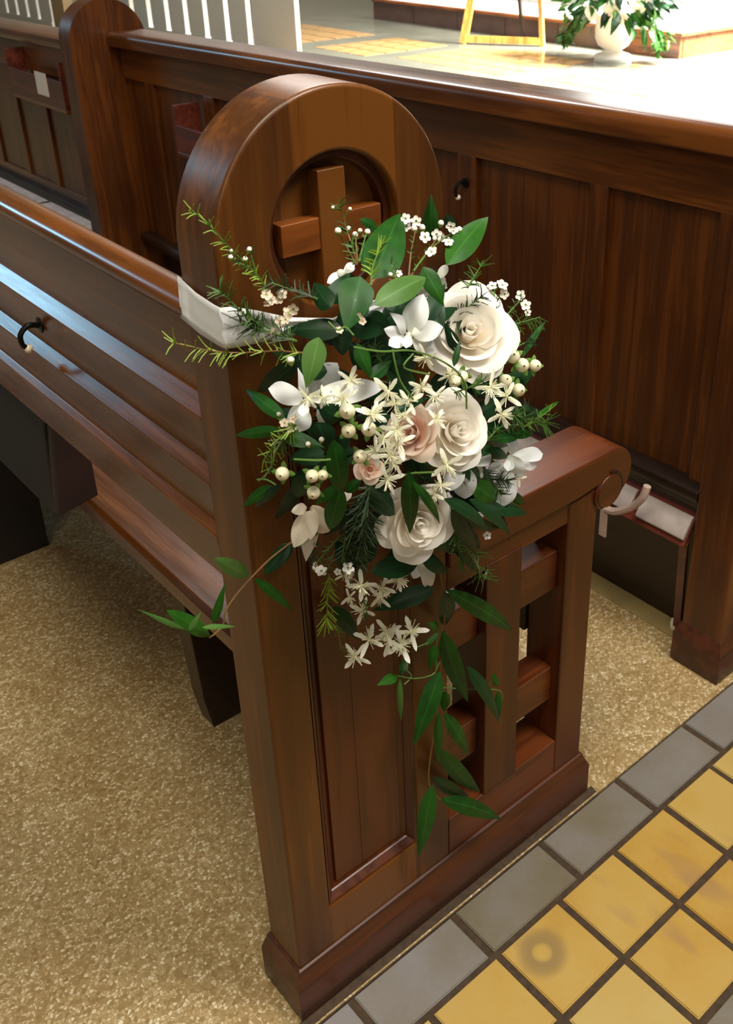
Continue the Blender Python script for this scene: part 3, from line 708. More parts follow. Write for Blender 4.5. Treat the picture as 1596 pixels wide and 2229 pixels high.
# --- leaves seen one by one: base, tip, width (pixels), look
LV = [
 (812,606,871,465,86,'leaf',.0,'heart'), (973,577,1063,472,62,'leaf_bright',-.01,'lance'), (939,520,939,423,38,'leaf',-.02,'lance'), (988,508,972,466,26,'leaf_dark',-.02,'oval'),
 (823,500,783,477,24,'leaf',-.01,'oval'), (816,664,927,604,56,'leaf_light',.02,'oval'), (921,581,966,667,46,'leaf_bright',.015,'lance'), (797,690,850,708,42,'leaf_dark',-.01,'oval'),
 (756,709,843,722,54,'leaf_dark',.0,'lance'), (777,749,807,822,36,'leaf',.0,'lance'), (806,823,853,785,32,'leaf',.0,'lance'), (1137,778,1188,700,15,'leaf',-.01,'lance'),
 (988,798,1002,739,16,'leaf',.045,'lance'), (720,670,683,615,46,'leaf_dark',.01,'heart'), (718,660,762,594,42,'leaf_dark',.0,'heart'), (785,602,754,721,76,'leaf',.015,'heart'),
 (748,718,620,719,54,'leaf_dark',.0,'lance'), (694,734,666,846,56,'leaf_light',.03,'lance'), (642,793,560,853,48,'leaf_dark',-.01,'lance'), (620,912,534,846,34,'leaf',.0,'lance'),
 (612,935,511,948,28,'leaf',.0,'lance'), (615,948,706,974,38,'leaf',.01,'lance'), (742,912,692,882,48,'leaf_dark',.015,'heart'), (726,958,742,1074,47,'leaf',.012,'oval'),
 (744,1062,717,1153,44,'leaf',.012,'oval'), (753,1072,792,1036,27,'leaf_bright',.0,'lance'), (592,1057,527,1104,27,'leaf',.0,'lance'), (612,1056,554,1106,24,'leaf_dark',.0,'lance'),
 (640,1054,602,1129,48,'leaf_dark',.0,'oval'), (706,985,630,1002,48,'leaf_dark',-.005,'lance'), (662,1034,645,1083,38,'leaf_dark',.0,'oval'), (732,1058,687,1099,24,'leaf',.01,'lance'),
 (636,1182,574,1251,36,'leaf_dark',-.005,'lance'), (890,1026,892,1162,42,'leaf',.045,'lance'), (898,1048,957,1141,24,'leaf',.05,'lance'), (966,1086,1062,1160,38,'leaf_dark',.02,'lance'),
 (983,1106,1037,1204,36,'leaf_dark',.02,'lance'), (1022,1088,1109,1178,48,'leaf_dark',.005,'lance'), (1062,1112,1148,1120,44,'leaf_dark',.0,'lance'), (1026,1055,1080,1092,50,'leaf',-.005,'oval'),
 (1110,1068,1141,1098,24,'leaf',.0,'lance'), (1071,957,1126,957,27,'leaf',.01,'lance'), (1104,946,1159,946,28,'leaf',-.01,'lance'), (1134,935,1218,875,10,'leaf_bright',-.01,'lance'),
 (852,897,933,866,22,'leaf_dark',.03,'lance'), (1069,970,1049,994,22,'leaf',.0,'lance'), (912,1222,806,1244,50,'leaf_dark',.01,'oval'), (915,1216,974,1247,46,'leaf_dark',.0,'lance'),
 (1000,1208,1000,1262,24,'leaf_bright',.0,'lance'), (725,1320,781,1392,38,'leaf_dark',-.004,'lance'), (945,1280,811,1329,46,'leaf_dark',.012,'lance'), (967,1290,971,1360,42,'leaf_dark',.0,'oval'),
 (972,1284,1115,1374,42,'leaf',.008,'lance'), (1000,770,965,700,30,'leaf_dark',-.02,'lance'), (860,790,905,800,40,'leaf_dark',-.01,'oval'), (690,920,720,975,50,'leaf_dark',-.01,'oval'),
 (800,1060,860,1120,50,'leaf_dark',-.01,'oval'), (880,1190,850,1250,46,'leaf_dark',-.01,'oval'), (1000,1010,1050,1050,40,'leaf_dark',-.01,'oval'), (730,1180,760,1260,48,'leaf_dark',-.008,'lance'),
]
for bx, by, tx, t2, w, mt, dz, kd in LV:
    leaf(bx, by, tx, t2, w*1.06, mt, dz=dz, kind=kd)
# --- trailing vine below the bouquet (its own stem, leaves under it)
def P(px, py, h): return at(px, py, h)-BASE
vst = smooth_path([P(949,1205,.045), P(963,1275,.035), P(968,1370,.03), P(960,1440,.028), P(957,1500,.026), P(950,1560,.024), P(938,1640,.02), P(933,1692,.018), P(940,1722,.018), P(958,1740,.018)], 4)
vine = mesh_obj('trailing_vine', tube(vst, 0.0011, 6), M['stem'], bouquet)
for bx, by, tx, t2, w, mt, hh in [
 (964,1374,1019,1528,48,'leaf',.036), (954,1366,932,1356,25,'leaf_bright',.03), (948,1404,935,1459,28,'leaf_bright',.03), (958,1462,901,1623,50,'leaf',.036), (1016,1450,1087,1575,38,'leaf_dark',.028),
 (967,1553,1020,1646,36,'leaf',.03), (955,1550,955,1666,22,'leaf',.034), (955,1630,1046,1724,43,'leaf',.03), (944,1692,1021,1733,36,'leaf_dark',.022), (942,1708,911,1866,42,'leaf',.026),
 (960,1740,1091,1783,42,'leaf',.026), (866,1471,821,1492,27,'leaf_bright',.03), (871,1476,874,1570,16,'leaf_light',.032), (874,1468,887,1424,22,'leaf',.024), (1084,1494,1070,1463,19,'leaf_bright',.02),
 (1084,1505,1085,1572,17,'leaf',.02), (971,1505,966,1549,27,'leaf_bright',.022), (926,1405,960,1372,14,'leaf_bright',.03)]:
    leaf(bx, by, tx, t2, w, mt, h=hh, ht=hh-lr.uniform(-.006, .012), kind='lance', parent=vine, arch=0.07)
for pts in ([(954,1366,.03), (949,1420,.03), (947,1464,.03), (905,1477,.03), (866,1471,.03)], [(947,1464,.03), (958,1440,.03)], [(887,1426,.026), (884,1455,.027), (896,1472,.029), (880,1490,.03)], [(960,1496,.026), (1018,1500,.024), (1078,1501,.02), (1093,1510,.02), (1091,1526,.02), (1084,1508,.02)], [(956,1380,.03), (940,1395,.03), (905,1410,.03)]):
    mesh_obj('tendril', tube(smooth_path([P(*p) for p in pts], 4), 0.0009, 5), M['stem_green'], vine)
# --- side vine reaching out to the left
svine = mesh_obj('side_vine', tube(smooth_path([P(640,1176,.03), P(590,1215,.03), P(548,1257,.03), P(512,1298,.032), P(490,1334,.034), P(486,1360,.036), P(470,1378,.038), P(456,1388,.04)], 4), 0.0010, 6), M['stem'], bouquet)
for bx, by, tx, t2, w, mt, hb, ht in [
 (542,1254,466,1215,38,'leaf_light',.03,.05), (553,1259,638,1331,28,'leaf',.03,.022), (464,1358,490,1269,22,'leaf_bright',.04,.045), (457,1384,362,1328,36,'leaf_bright',.04,.05),
 (402,1370,299,1326,14,'leaf_light',.05,.05), (411,1373,438,1332,15,'leaf_light',.05,.055), (440,1366,514,1364,14,'leaf_light',.05,.045), (632,1184,576,1250,34,'leaf_dark',.03,.02)]:
    leaf(bx, by, tx, t2, w, mt, h=hb, ht=ht, kind='oval' if w > 30 else 'lance', parent=svine, arch=0.05)

# --- roses
def rose(px, py, rpx, h, axis, mat, rings=((2, .10, 2.0), (3, .22, 1.6), (4, .40, 1.25), (5, .62, 1.0), (5, .84, .84), (5, 1.0, .74)), seed=0, tall=1.0, name='rose'):
    C0 = at(px, py, h); Rr = plen(rpx, C0)
    ax_ = Vector(axis).normalized(); e1 = ax_.cross(Vector((.2, .1, .97))).normalized(); e2 = ax_.cross(e1)
    rg = random.Random(seed)
    heart = lathe([(0, -.62), (.12, -.6), (.2, -.45), (.16, -.2), (.06, 0.0), (0, .04)], 10)
    for v in heart.verts: c = v.co*Rr; v.co = (C0-BASE)+e1*c.x+e2*c.y+ax_*c.z
    root = mesh_obj(name, heart, M[mat], bouquet)
    ph = rg.uniform(0, 6)
    for ri, (n, q, dl) in enumerate(rings):
        for k in range(n):
            ph += 2*PI/n + (0.5 if k == 0 else 0)
            lift = rg.uniform(-.05, .05)
            zt = (0.46-0.50*q*q+lift)*tall; zb = -0.62+0.10*q
            curl = 0.02+0.34*q**2*rg.uniform(.7, 1.2); opn = 0.62+rg.uniform(-.05, .08)
            bm = bmesh.new(); uvl = bm.loops.layers.uv.new('UVMap'); nu, nv = 9, 9; g = []
            dent = rg.uniform(-.6, .6)
            for i in range(nu+1):
                u = -1+2*i/nu; col = []
                for j in range(nv+1):
                    v = j/nv; vv = v*(1-0.30*abs(u)**2.6-0.05*math.exp(-((u-dent)/.18)**2))
                    r = q*(0.16+0.92*math.sin(min(1.0, vv*1.02)*PI*0.5)**0.8)*(opn/0.62)
                    cu = max(0.0, (vv-0.66)/0.34)
                    r += curl*cu**2*0.9
                    r *= (1+0.10*u)
                    z = zb+(zt-zb)*vv**1.15 - curl*0.55*cu**2.2
                    z += 0.015*math.sin(5*u+ph*3)*vv
                    a = ph+u*dl
                    p = e1*(r*math.cos(a))+e2*(r*math.sin(a))+ax_*z
                    col.append((bm.verts.new((C0-BASE)+p*Rr), (i/nu, v)))
                g.append(col)
            for i in range(nu):
                for j in range(nv):
                    qd = [g[i][j], g[i+1][j], g[i+1][j+1], g[i][j+1]]
                    f = bm.faces.new([a_ for a_, _ in qd])
                    for lp, (_, uv) in zip(f.loops, qd): lp[uvl].uv = uv
            mesh_obj('petal', bm, M[mat], root, angle=180, subsurf=1)
    return root
def tocam(px, py, h, dx=0, dy=0, dz=0):
    return (CAM-at(px, py, h)).normalized()+RT*dx+UP*dy
rose(1022, 722, 78, .085, tocam(1022, 722, .085, .15, .35), 'rose', rings=((2, .12, 2.0), (3, .26, 1.6), (3, .48, 1.3), (4, .72, 1.05), (4, .94, .95), (5, 1.08, .80)), seed=3, tall=1.35)
rose(994, 938, 68, .122, tocam(996, 940, .125, .50, .08), 'rose', seed=8, tall=1.3)
rose(893, 942, 50, .118, tocam(893, 942, .118, -.5, .1), 'blush', rings=((3, .22, 1.5), (4, .45, 1.25), (5, .75, .95), (5, 1.0, .8)), seed=12)
rose(908, 1136, 68, .098, tocam(912, 1138, .098, .40, -.35), 'rose', seed=21, tall=1.3)
rose(806, 1022, 26, .118, tocam(806, 1022, .118, .1, -.1), 'blush', rings=((3, .3, 1.4), (4, .65, 1.1), (4, 1.0, .9)), seed=31, name='rose_bud')

# --- orchids: petals placed one by one
def orchid(cx_, cy_, h, petals, mat='orchid', lip=True):
    C0 = at(cx_, cy_, h); s = plen(13, C0)
    bm = lathe([(0, -s*.9), (s*.55, -s*.7), (s*.8, 0), (s*.5, s*.6), (0, s*.8)], 12)
    d = (CAM-C0).normalized(); qr = d.to_track_quat('Z', 'Y')
    for v in bm.verts: v.co = (C0-BASE)+qr @ v.co
    root = mesh_obj('orchid', bm, M[mat], bouquet)
    for (bx, by, tx, t2, w, kd, hb, ht) in petals:
        leaf(bx, by, tx, t2, w, mat, h=h+hb, ht=h+ht, kind=kd, parent=root, name='petal', arch=0.10, fold=0.10, wave=0.12)
    if lip:
        leaf(cx_, cy_-4, cx_-6, cy_+26, 24, mat, h=h+.012, ht=h+.022, kind='round', parent=root, name='lip', arch=-0.15, fold=-0.6)
    return root
orchid(890, 732, .108, [(892,725,922,640,58,'oval',0,.0), (884,724,848,680,40,'lance',0,.004), (896,728,965,712,46,'oval',.004,.012), (898,738,945,765,40,'oval',.004,.006), (880,734,836,716,34,'oval',.0,.006), (882,740,846,752,30,'round',.006,.014)])
orchid(665, 880, .082, [(660,872,584,846,50,'round',.0,.006), (664,866,648,800,24,'lance',.0,-.004), (676,872,836,842,58,'oval',.0,.012), (660,884,652,940,48,'round',.004,.004), (672,868,735,790,70,'oval',-.02,-.03), (658,880,622,925,30,'lance',.0,.0), (690,890,716,952,16,'lance',-.01,-.01)])
orchid(684, 1110, .072, [(680,1100,716,1158,48,'round',.008,.01), (676,1112,640,1192,46,'oval',.0,.004), (680,1120,666,1222,44,'lance',-.004,.0), (668,1104,634,1114,26,'oval',.0,.004), (684,1108,676,1175,30,'oval',.014,.02), (740,1090,766,1072,20,'oval',.0,.0)], mat='faded', lip=False)
orchid(1112, 1000, .062, [(1110,996,1182,988,34,'round',.006,.01), (1116,1000,1168,1016,24,'round',.01,.012), (1100,1010,1098,1102,56,'round',.006,.012), (1100,996,1066,962,46,'oval',-.01,-.01), (1108,990,1136,1040,42,'oval',.012,.016), (1096,1008,1056,1046,36,'oval',.0,.002), (1112,990,1122,950,22,'oval',.0,.0)])
orchid(1012, 1010, .090, [(1008,1012,1012,1086,60,'oval',.0,.0), (1020,1008,1070,990,40,'round',.0,-.004), (1022,1014,1052,1044,36,'oval',-.004,-.006), (1000,1010,975,1070,46,'oval',.0,.004), (996,1004,925,985,30,'lance',.004,.01)], lip=False)
orchid(920, 1226, .055, [(908,1222,942,1274,42,'round',.0,.0), (914,1224,900,1260,30,'oval',-.004,-.004)], lip=False)
orchid(742, 596, .050, [(746,598,712,616,26,'oval',.0,.0), (748,594,772,574,22,'round',.0,.0), (958,606,972,576,22,'oval',-.01,-.02), (962,600,970,626,14,'oval',-.01,-.02)], lip=False)

# --- star-shaped white flowers: a tuft of stamens with narrow petals
def star_tuft(seed):
    g = random.Random(seed); bm = bmesh.new()
    for i in range(26):
        a = g.uniform(0, 2*PI); t = g.uniform(.25, 1.3); l = g.uniform(.48, .78)
        d = Vector((math.cos(a)*t, math.sin(a)*t, 1.0-.35*t)).normalized()
        tube([d*0.02, d*l*.6+Vector((0, 0, .02)), d*l], 0.021, 3, bm)
    lathe([(0, -.12), (.07, -.08), (.09, 0), (.05, .06), (0, .08)], 8, bm)
    me = bpy.data.meshes.new('stamen_tuft'); bm.to_mesh(me); bm.free(); me.materials.append(M['stamen'])
    return me
def star_petal(seed):
    g = random.Random(seed)
    bm = blade_bm((0.05, 0, 0), (1, 0, g.uniform(-.30, .12)), g.uniform(.20, .28), 'strap', Vector((0, 0, 1)), g.uniform(-.05, .10), -0.15, 0.1, nt=7, nu=2, seed=seed)
    me = bpy.data.meshes.new('star_petal'); bm.to_mesh(me); bm.free(); me.materials.append(M['star'])
    me.polygons.foreach_set('use_smooth', [True]*len(me.polygons)); return me
TUFT = [star_tuft(i) for i in range(4)]; PET = [star_petal(i) for i in range(6)]
ST = [(846,852,40,.02),(918,843,36,.03),(890,874,36,.03),(945,863,36,.03),(980,816,34,.02),(814,901,38,.03),(865,934,38,.045),(868,962,40,.045),(819,981,40,.03),(849,992,40,.045),(843,1044,38,.03),
 (951,912,30,.05),(973,1012,40,.04),(945,1075,32,.03),(960,1056,34,.03),(1067,843,42,.03),(1103,863,40,.03),(1092,902,38,.03),(927,778,36,.03),(763,828,36,.03),(670,865,32,.03),(703,865,30,.03),(746,868,34,.03),
 (808,903,38,.035),(787,1274,38,.02),(832,1280,34,.015),(867,1261,34,.015),(790,1330,36,.015),(803,1393,40,.015),(842,1374,34,.015),(874,1403,42,.018),(895,1374,40,.018),(774,1429,34,.012),(826,1300,30,.012),(752,1250,26,.01),
 (1130,1040,22,.0),(860,880,34,.03),(880,905,32,.035),(835,955,34,.035),(860,1010,32,.04),(760,1300,24,.01),(848,1395,36,.016)]
sg = random.Random(9)
for i, (px, py, r, dz) in enumerate(ST):
    hh = depth_at(px, py)+dz; C0 = at(px, py, hh); s = plen(r, C0)
    d = (CAM-C0).normalized()+RT*sg.uniform(-.55, .55)+UP*sg.uniform(-.5, .35)
    o = bpy.data.objects.new('star_flower', TUFT[i % 4]); COL.objects.link(o); o.parent = bouquet
    o.location = C0-BASE; o.scale = (s, s, s)
    o.rotation_mode = 'QUATERNION'
    from mathutils import Quaternion
    o.rotation_quaternion = d.to_track_quat('Z', 'Y') @ Quaternion((0, 0, 1), sg.uniform(0, 6))
    for k in range(4):
        p = bpy.data.objects.new('petal', PET[(i+k) % 6]); COL.objects.link(p); p.parent = o
        p.rotation_euler = (0, 0, k*PI/2+sg.uniform(-.22, .22)); f = sg.uniform(.88, 1.12); p.scale = (f, f, f)

# --- wax flowers: little five-petalled blossoms on a green cup, and round buds
def wax_mesh(mat, seed):
    g = random.Random(seed); bm = bmesh.new()
    for k in range(5):
        a = k*2*PI/5; c = Vector((math.cos(a)*.58, math.sin(a)*.58, .12+g.uniform(-.05, .1)))
        vs = [bm.verts.new(c+Vector((math.cos(b)*.40, math.sin(b)*.40, .14+.06*math.cos(b-a)))) for b in [j*2*PI/9 for j in range(9)]]
        m = bm.verts.new(c+Vector((0, 0, .0)))
        for j in range(9):
            f = bm.faces.new((vs[j], vs[(j+1) % 9], m)); f.material_index = 0
    nf = len(bm.faces)
    lathe([(0, -.75), (.12, -.7), (.34, -.1), (.40, .08), (.26, .16), (0, .06)], 9, bm)
    bm.faces.ensure_lookup_table()
    for f in bm.faces[nf:]: f.material_index = 1
    me = bpy.data.meshes.new('wax_flower'); bm.to_mesh(me); bm.free(); me.materials.append(mat); me.materials.append(M['wax_cup'])
    me.polygons.foreach_set('use_smooth', [True]*len(me.polygons)); return me
WX = [wax_mesh(M['wax'], 1), wax_mesh(M['wax'], 2)]; WF = [wax_mesh(M['wax_faded'], 3)]
def bud_mesh():
    bm = lathe([(0, -1.5), (.25, -1.3), (.7, -.6), (.85, -.1), (.8, .3), (.55, .75), (0, .95)], 10)
    bm.faces.ensure_lookup_table()
    for f in bm.faces: f.material_index = 1 if f.calc_center_median().z < -.25 else 0
    me = bpy.data.meshes.new('flower_bud'); bm.to_mesh(me); bm.free(); me.materials.append(M['wax']); me.materials.append(M['wax_cup'])
    me.polygons.foreach_set('use_smooth', [True]*len(me.polygons)); return me
BUD = bud_mesh()
def place(name, me, px, py, r, h, d=None, parent=bouquet):
    C0 = at(px, py, h); s = plen(r, C0)
    o = bpy.data.objects.new(name, me); COL.objects.link(o); o.parent = parent; o.location = C0-BASE; o.scale = (s, s, s)
    d = d or ((CAM-C0).normalized()+RT*sg.uniform(-.6, .6)+UP*sg.uniform(-.3, .8))
    o.rotation_mode = 'QUATERNION'; o.rotation_quaternion = d.to_track_quat('Z', 'Y') @ Quaternion((0, 0, 1), sg.uniform(0, 6))
    return o
for px, py, r in [(882,476,13),(884,492,12),(907,482,13),(924,517,14),(941,550,15),(950,510,13),(982,492,12),(988,504,11),(976,528,12),(962,516,11),(1072,624,12),(1092,622,15),(1100,640,13),(1135,644,13),(1144,664,13),(1148,680,9),(868,596,9),
  (762,582,10),(700,1244,14),(757,1238,15),(690,1240,10),(735,1246,9),(990,1100,9),(1060,1165,10)]:
    place('wax_flower', WX[int(px) % 2], px, py, r, depth_at(px, py)+.012)
for px, py, r in [(580,642,14),(590,655,13),(612,640,14),(608,654,12),(626,682,15),(640,672,14),(612,700,14),(598,722,12),(584,662,11),(622,696,12),(620,922,12),(636,912,10),(632,936,9),(790,700,9),(780,690,12),(738,720,10),(770,655,8)]:
    place('wax_flower', WF[0], px, py, r, depth_at(px, py)+.014)
for px, py, r in [(503,546,5),(502,560,7),(543,543,7),(534,564,7),(725,452,5),(762,455,5),(736,503,9),(759,498,7),(773,511,8),(784,502,6),(800,505,8),(632,783,11),(607,902,6),(700,957,7),(671,967,7),(686,1228,6),(850,598,6),(791,618,6),(960,486,8),(902,498,9),(919,496,9),(1000,500,8),(583,640,6),(685,1236,7)]:
    place('wax_bud', BUD, px, py, r, depth_at(px, py)+.012, d=UP*1.0+RT*sg.uniform(-.4, .4)+(CAM-at(px, py, .05)).normalized()*.5)

# --- cream berries with calyx leaves
bb = lathe([(0, -.92), (.45, -.85), (.85, -.45), (1.0, 0), (.88, .45), (.55, .82), (.14, .99), (.10, 1.04), (0, 1.04)], 18)
bb.faces.ensure_lookup_table()
for f in bb.faces: f.material_index = 1 if f.calc_center_median().z > 0.985 else 0
BER = bpy.data.meshes.new('berry'); bb.to_mesh(BER); bb.free(); BER.materials.append(M['berry']); BER.materials.append(M['berry_dot'])
BER.polygons.foreach_set('use_smooth', [True]*len(BER.polygons))
cal = blade_bm((0.3, 0, -.75), (1.75, 0, -.35), .85, 'oval', Vector((0, 0, 1)), .1, -.2, nt=5, nu=2)
CAL = bpy.data.meshes.new('calyx'); cal.to_mesh(CAL); cal.free(); CAL.materials.append(M['calyx'])
for px, py, r, dx, dy in [(615,1031,16,-.3,-.3),(680,1036,15,-.2,-.3),(703,1034,12,-.1,-.2),(683,1072,15,-.2,-.6),(756,895,18,-.1,-.1),(759,938,16,-.1,-.2),(803,934,17,0,-.1),(784,994,16,-.3,-.1),(1117,776,16,.2,.3),(1137,795,16,.3,-.1),(1165,796,14,.5,0),
   (1122,731,11,.3,.3),(1112,757,10,.2,.2),(1101,829,15,.3,.3),(1129,849,15,.6,-.1),(990,829,14,-.2,-.6),(1005,820,15,.2,-.5)]:
    hh = depth_at(px, py)+.022
    d = (CAM-at(px, py, hh)).normalized()+RT*dx+UP*dy
    o = place('berry', BER, px, py, r, hh, d=d)
    for k in range(4):
        c = bpy.data.objects.new('calyx_leaf', CAL); COL.objects.link(c); c.parent = o; c.rotation_euler = (0, 0, k*PI/2+.4)

# --- needle sprigs
def sprig(pts, ln, n, mat='needle', w=0.0006, fwd=0.55, h0=None, stem='stem_green', seed=0, name='needle_sprig', both=True):
    g = random.Random(seed*31+len(pts)); W3 = []
    for p in pts:
        hh = p[2] if len(p) > 2 else depth_at(p[0], p[1])+.012
        W3.append(at(p[0], p[1], hh)-BASE)
    path = smooth_path(W3, 6); bm = tube(path, 0.0010, 5, taper=0.55)
    nf = len(bm.faces)
    tot = len(path)-1
    for i in range(n):
        f = g.uniform(.04, 1.0)*tot; a = int(min(tot-1, f)); p = path[a].lerp(path[a+1], f-a)
        d = (path[a+1]-path[a]).normalized(); ang = g.uniform(0, 2*PI)
        s = (RT*math.cos(ang)+UP*math.sin(ang)*.9-fw*math.sin(ang*2)*.5); s = (s-d*s.dot(d)).normalized()
        l = plen(ln, p+BASE)*g.uniform(.65, 1.15)
        q = d*fwd+s*(1-fwd*.4); q.normalize()
        e = p+q*l; b_ = p+q*l*.5+d*l*.06
        tube([p, b_, e], w*1.25, 3, bm, taper=.5)
    bm.faces.ensure_lookup_table()
    for f in bm.faces[nf:]: f.material_index = 1
    return mesh_obj(name, bm, [M[stem], M[mat]], bouquet)
sprig([(582,632),(560,600),(500,540),(455,490),(417,458)], 30, 46, 'needle_bright', seed=1)
sprig([(545,585),(520,572),(500,556)], 16, 12, 'needle', seed=31); sprig([(556,590),(548,560),(544,545)], 14, 8, 'needle', seed=32)
sprig([(660,768),(600,764),(520,768),(460,764),(375,746)], 38, 56, 'needle_bright', seed=2, stem='stem')
sprig([(645,742),(590,716),(540,690),(478,632)], 40, 80, 'needle', seed=3)
sprig([(640,742),(610,730),(560,714),(520,700)], 46, 46, 'needle_dark', seed=4)
sprig([(690,650),(650,636),(586,614)], 34, 46, 'needle_dark', seed=5)
sprig([(778,575),(768,540),(752,490),(740,440)], 26, 36, 'needle', seed=6, stem='stem'); sprig([(776,575),(756,540),(738,508)], 14, 12, 'needle', seed=33, stem='stem'); sprig([(778,570),(776,540),(774,514)], 14, 10, 'needle', seed=34, stem='stem'); sprig([(782,570),(790,535),(798,508)], 14, 10, 'needle', seed=35)
sprig([(808,622),(812,580),(832,528)], 34, 26, 'needle_bright', seed=7)
sprig([(1018,626),(1030,606),(1050,574)], 32, 26, 'needle', seed=8); sprig([(1080,680),(1078,650),(1075,628)], 16, 30, 'needle', seed=36)
sprig([(1080,712),(1120,706),(1176,690)], 36, 50, 'needle', seed=9); sprig([(1100,690),(1118,670),(1136,650)], 18, 20, 'needle', seed=37)
sprig([(1116,760),(1140,748),(1164,738)], 30, 26, 'needle_dark', seed=10)
sprig([(645,925),(615,948),(574,1002)], 36, 46, 'needle_bright', seed=11); sprig([(650,935),(610,965),(590,1022)], 36, 34, 'needle', seed=12)
sprig([(806,1050,.10),(800,1110,.095),(790,1160,.085),(777,1214,.07)], 44, 130, 'needle_dark', seed=13, fwd=.5)
sprig([(800,1060,.09),(780,1120,.085),(760,1180,.075),(742,1230,.06)], 36, 60, 'needle_dark', seed=14)
sprig([(951,1090,.10),(985,1150,.09),(1020,1200,.08),(1056,1262,.065)], 42, 60, 'needle', seed=15, stem='stem')
sprig([(1015,1180,.07),(1035,1215,.065),(1050,1270,.06)], 44, 26, 'needle', seed=38)
sprig([(717,1250,.05),(714,1300,.045),(711,1352,.04)], 40, 40, 'needle_bright', seed=16, fwd=.8)
sprig([(722,1330,.04),(735,1370,.036),(742,1412,.034)], 22, 10, 'needle', seed=39, stem='stem')
sprig([(1110,900),(1150,912),(1190,920)], 42, 70, 'needle', seed=17); sprig([(1140,930),(1180,905),(1212,880)], 18, 14, 'needle_bright', seed=40)
sprig([(990,855),(1030,840),(1050,830)], 30, 40, 'needle', seed=18); sprig([(690,1190),(672,1186),(650,1190)], 30, 20, 'needle_dark', seed=19); sprig([(690,1160),(680,1190),(676,1215)], 26, 26, 'needle_dark', seed=41)
sprig([(740,1160,.06),(728,1200,.055),(714,1240,.05)], 20, 10, 'needle', seed=20, stem='stem'); sprig([(738,1170,.06),(710,1200,.055),(686,1230,.05)], 16, 8, 'needle', seed=42)
sprig([(870,640),(860,600),(850,570)], 18, 16, 'needle', seed=21); sprig([(890,600,.07),(895,550,.06),(905,500,.055)], 16, 10, 'needle', seed=43, stem='stem'); sprig([(895,600,.07),(925,555,.06),(955,515,.055)], 14, 10, 'needle', seed=44, stem='stem'); sprig([(900,590,.07),(940,540,.06),(980,510,.055)], 14, 10, 'needle', seed=45)
sprig([(1060,960),(1090,930),(1130,925)], 24, 24, 'needle', seed=22); sprig([(760,1260,.05),(790,1300,.05),(800,1340,.045)], 20, 16, 'needle', seed=46)
fs = random.Random(77)
for i in range(22):
    a = fs.uniform(0, 2*PI); q = fs.uniform(.25, .8); px, py = 880+240*q*math.cos(a), 920+310*q*math.sin(a); da = a+fs.uniform(-.7, .7); ln = fs.uniform(60, 110)
    sprig([(px+ln*k/3*math.cos(da), py+ln*k/3*math.sin(da), max(.012, depth_at(px, py)-.034+.004*k)) for k in range(4)], 28, 40, fs.choice(('needle', 'needle_dark', 'needle_dark')), seed=100+i)
for pts in ([(770,755),(830,765),(900,764),(970,790),(1010,830),(1016,890)], [(855,760),(860,790),(872,830),(900,870)], [(900,770),(880,800),(935,815)], [(880,1035),(900,1030),(945,1028)], [(560,1044),(580,1044),(600,1055)], [(715,700),(735,718),(752,712),(770,730)], [(640,1000),(690,1002),(720,1000)]):
    mesh_obj('flower_stem', tube(smooth_path([at(x, y, depth_at(x, y)+.035)-BASE for x, y in pts], 5), 0.0009, 5), M['stem_green'], bouquet)

# ---------------------------------------------------------------- ribbon tied round the bench end
def on_side(px, py):                                   # on the back edge of the bench end (plane x = -0.002)
    d = ray(px, py); return CAM+d*((-0.0036-CAM.x)/d.x)
sec_r = [(on_side(387, 600), on_side(395, 692)), (on_side(430, 636), on_side(440, 726)), (on_side(468, 664), on_side(478, 753)),
         (at(476, 668, .0035), at(488, 757, .0035)), (at(505, 667, .007), at(515, 755, .006)), (at(560, 676, .012), at(566, 745, .010)), (at(625, 690, .016), at(630, 728, .014)), (at(720, 690, .012), at(722, 722, .012)),
         (at(960, 585, .003), at(968, 625, .003))]
bm = bmesh.new(); nU = 6; rows = []
for k_, (a, b) in enumerate(sec_r):
    rows.append([bm.verts.new(a.lerp(b, j/nU)+(Vector((-.0008, 0, 0)) if k_ < 3 else Vector((0, -.0022, 0)))*(1+math.sin(j*2.1+k_))*(0 if k_ in (0, 2) else 1)) for j in range(nU+1)])
for i in range(len(rows)-1):
    for j in range(nU): bm.faces.new((rows[i][j], rows[i][j+1], rows[i+1][j+1], rows[i+1][j]))
rb = mesh_obj('ribbon', bm, M['satin'], None, angle=50)
sm = rb.modifiers.new('solid', 'SOLIDIFY'); sm.thickness = 0.0006; sm.offset = 1
tag(rb, 'white satin ribbon wrapped round the near bench end, left of the bouquet', 'ribbon')

# ---------------------------------------------------------------- altar flowers in the urn
af = empty('altar_flowers', (VX, VY, 0.36), 'blurred arrangement of white blooms and foliage in the white urn', 'flowers')
g = random.Random(4)
def bloom_mesh(s):
    gg = random.Random(s); bm = bmesh.new()
    for ring, (n, r, z) in enumerate(((3, .3, .35), (5, .6, .2), (6, .9, 0.0))):
        for k in range(n):
            a = k*2*PI/n+ring*.5; d = Vector((math.cos(a), math.sin(a), 0))
            b = blade_bm(d*.05, d*r+Vector((0, 0, z)), .7*r+.2, 'round', Vector((0, 0, 1)), -.15, .3, nt=4, nu=2)
            tmp = bpy.data.meshes.new('t'); b.to_mesh(tmp); b.free(); bm.from_mesh(tmp); bpy.data.meshes.remove(tmp)
    me = bpy.data.meshes.new('bloom'); bm.to_mesh(me); bm.free(); me.materials.append(M['orchid']); me.polygons.foreach_set('use_smooth', [True]*len(me.polygons)); return me
BL = [bloom_mesh(1), bloom_mesh(2)]
lm = []
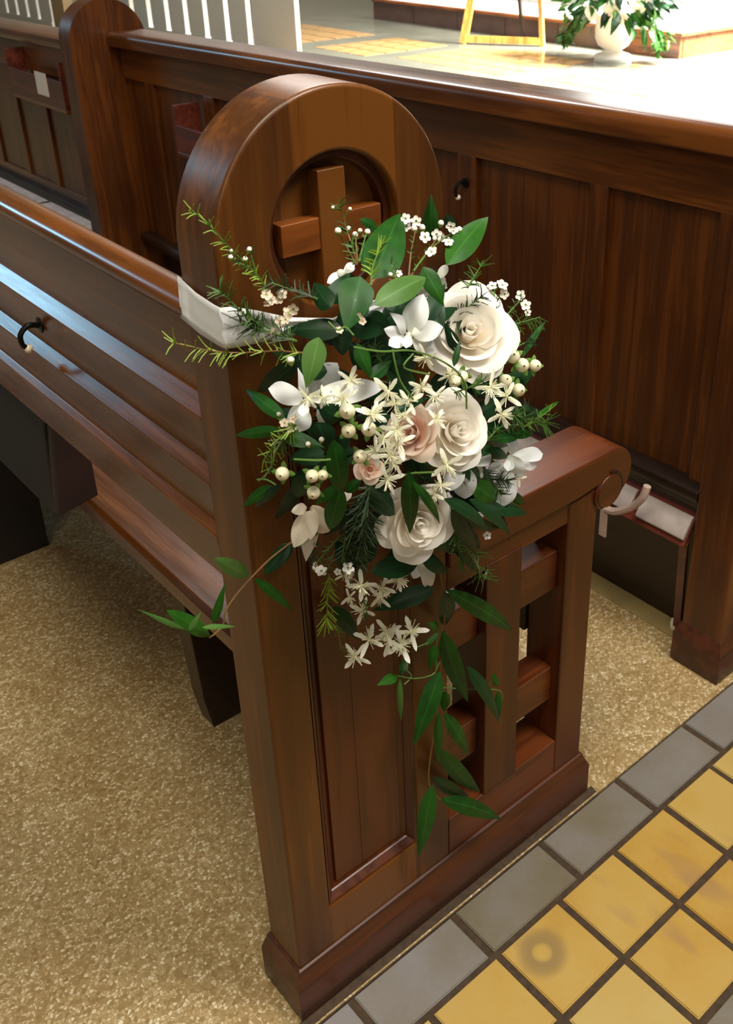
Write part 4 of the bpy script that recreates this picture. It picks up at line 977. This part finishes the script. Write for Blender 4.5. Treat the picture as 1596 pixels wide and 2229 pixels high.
for i, mt in enumerate(('leaf', 'leaf_dark', 'leaf_light', 'leaf_bright')):
    b = blade_bm((0, 0, 0), (1, 0, -.15), .42, 'lance', Vector((0, 0, 1)), .12, -.2, nt=5, nu=2)
    me = bpy.data.meshes.new('foliage_leaf'); b.to_mesh(me); b.free(); me.materials.append(M[mt]); lm.append(me)
def spot():
    th = g.uniform(0, 2*PI); ph = g.uniform(-.75, 1.2); r = .66*g.uniform(.5, 1.0)
    return Vector((math.cos(th)*math.cos(ph)*r*.5, math.sin(th)*math.cos(ph)*r, .22+math.sin(ph)*r*.75)), Vector((math.cos(th)*math.cos(ph), math.sin(th)*math.cos(ph), math.sin(ph)))
for i in range(260):
    p, d = spot(); o = bpy.data.objects.new('foliage_leaf', lm[g.choice((0, 0, 1, 1, 2, 3))]); COL.objects.link(o); o.parent = af; o.location = p*.92
    o.rotation_mode = 'QUATERNION'; o.rotation_quaternion = (d+Vector((g.uniform(-.7, .7), g.uniform(-.7, .7), g.uniform(-.8, .3)))).to_track_quat('X', 'Z') @ Quaternion((1, 0, 0), g.uniform(-1, 1)); s = g.uniform(.12, .22); o.scale = (s, s, s)
for i in range(80):
    p, d = spot(); o = bpy.data.objects.new('bloom', BL[i % 2]); COL.objects.link(o); o.parent = af; o.location = p
    o.rotation_mode = 'QUATERNION'; o.rotation_quaternion = d.to_track_quat('Z', 'Y'); s = g.uniform(.06, .11); o.scale = (s, s, s)
for i in range(9):                                      # trailing stems down both sides of the urn
    a = -0.9+g.uniform(-.4, .4) if i % 2 else 2.2+g.uniform(-.5, .5)
    d = Vector((math.cos(a), math.sin(a), 0))
    d.x *= .5; pts = [d*.15+Vector((0, 0, .10)), d*.35+Vector((0, 0, .08)), d*(.45+g.uniform(0, .1))+Vector((0, 0, -.12)), d*(.5+g.uniform(0, .12))+Vector((0, 0, -.30+g.uniform(0, .12)))]
    path = smooth_path(pts, 5)
    st = mesh_obj('trailing_stem', tube(path, .004, 5), M['stem_green'], af)
    for q in path[4:]:
        for s_i in range(2):
            o = bpy.data.objects.new('foliage_leaf', lm[g.choice((0, 2, 2, 3))]); COL.objects.link(o); o.parent = st; o.location = q
            o.rotation_euler = (g.uniform(-.6, .6), g.uniform(0, 1.2), g.uniform(0, 6.28)); s = g.uniform(.06, .10); o.scale = (s, s, s)
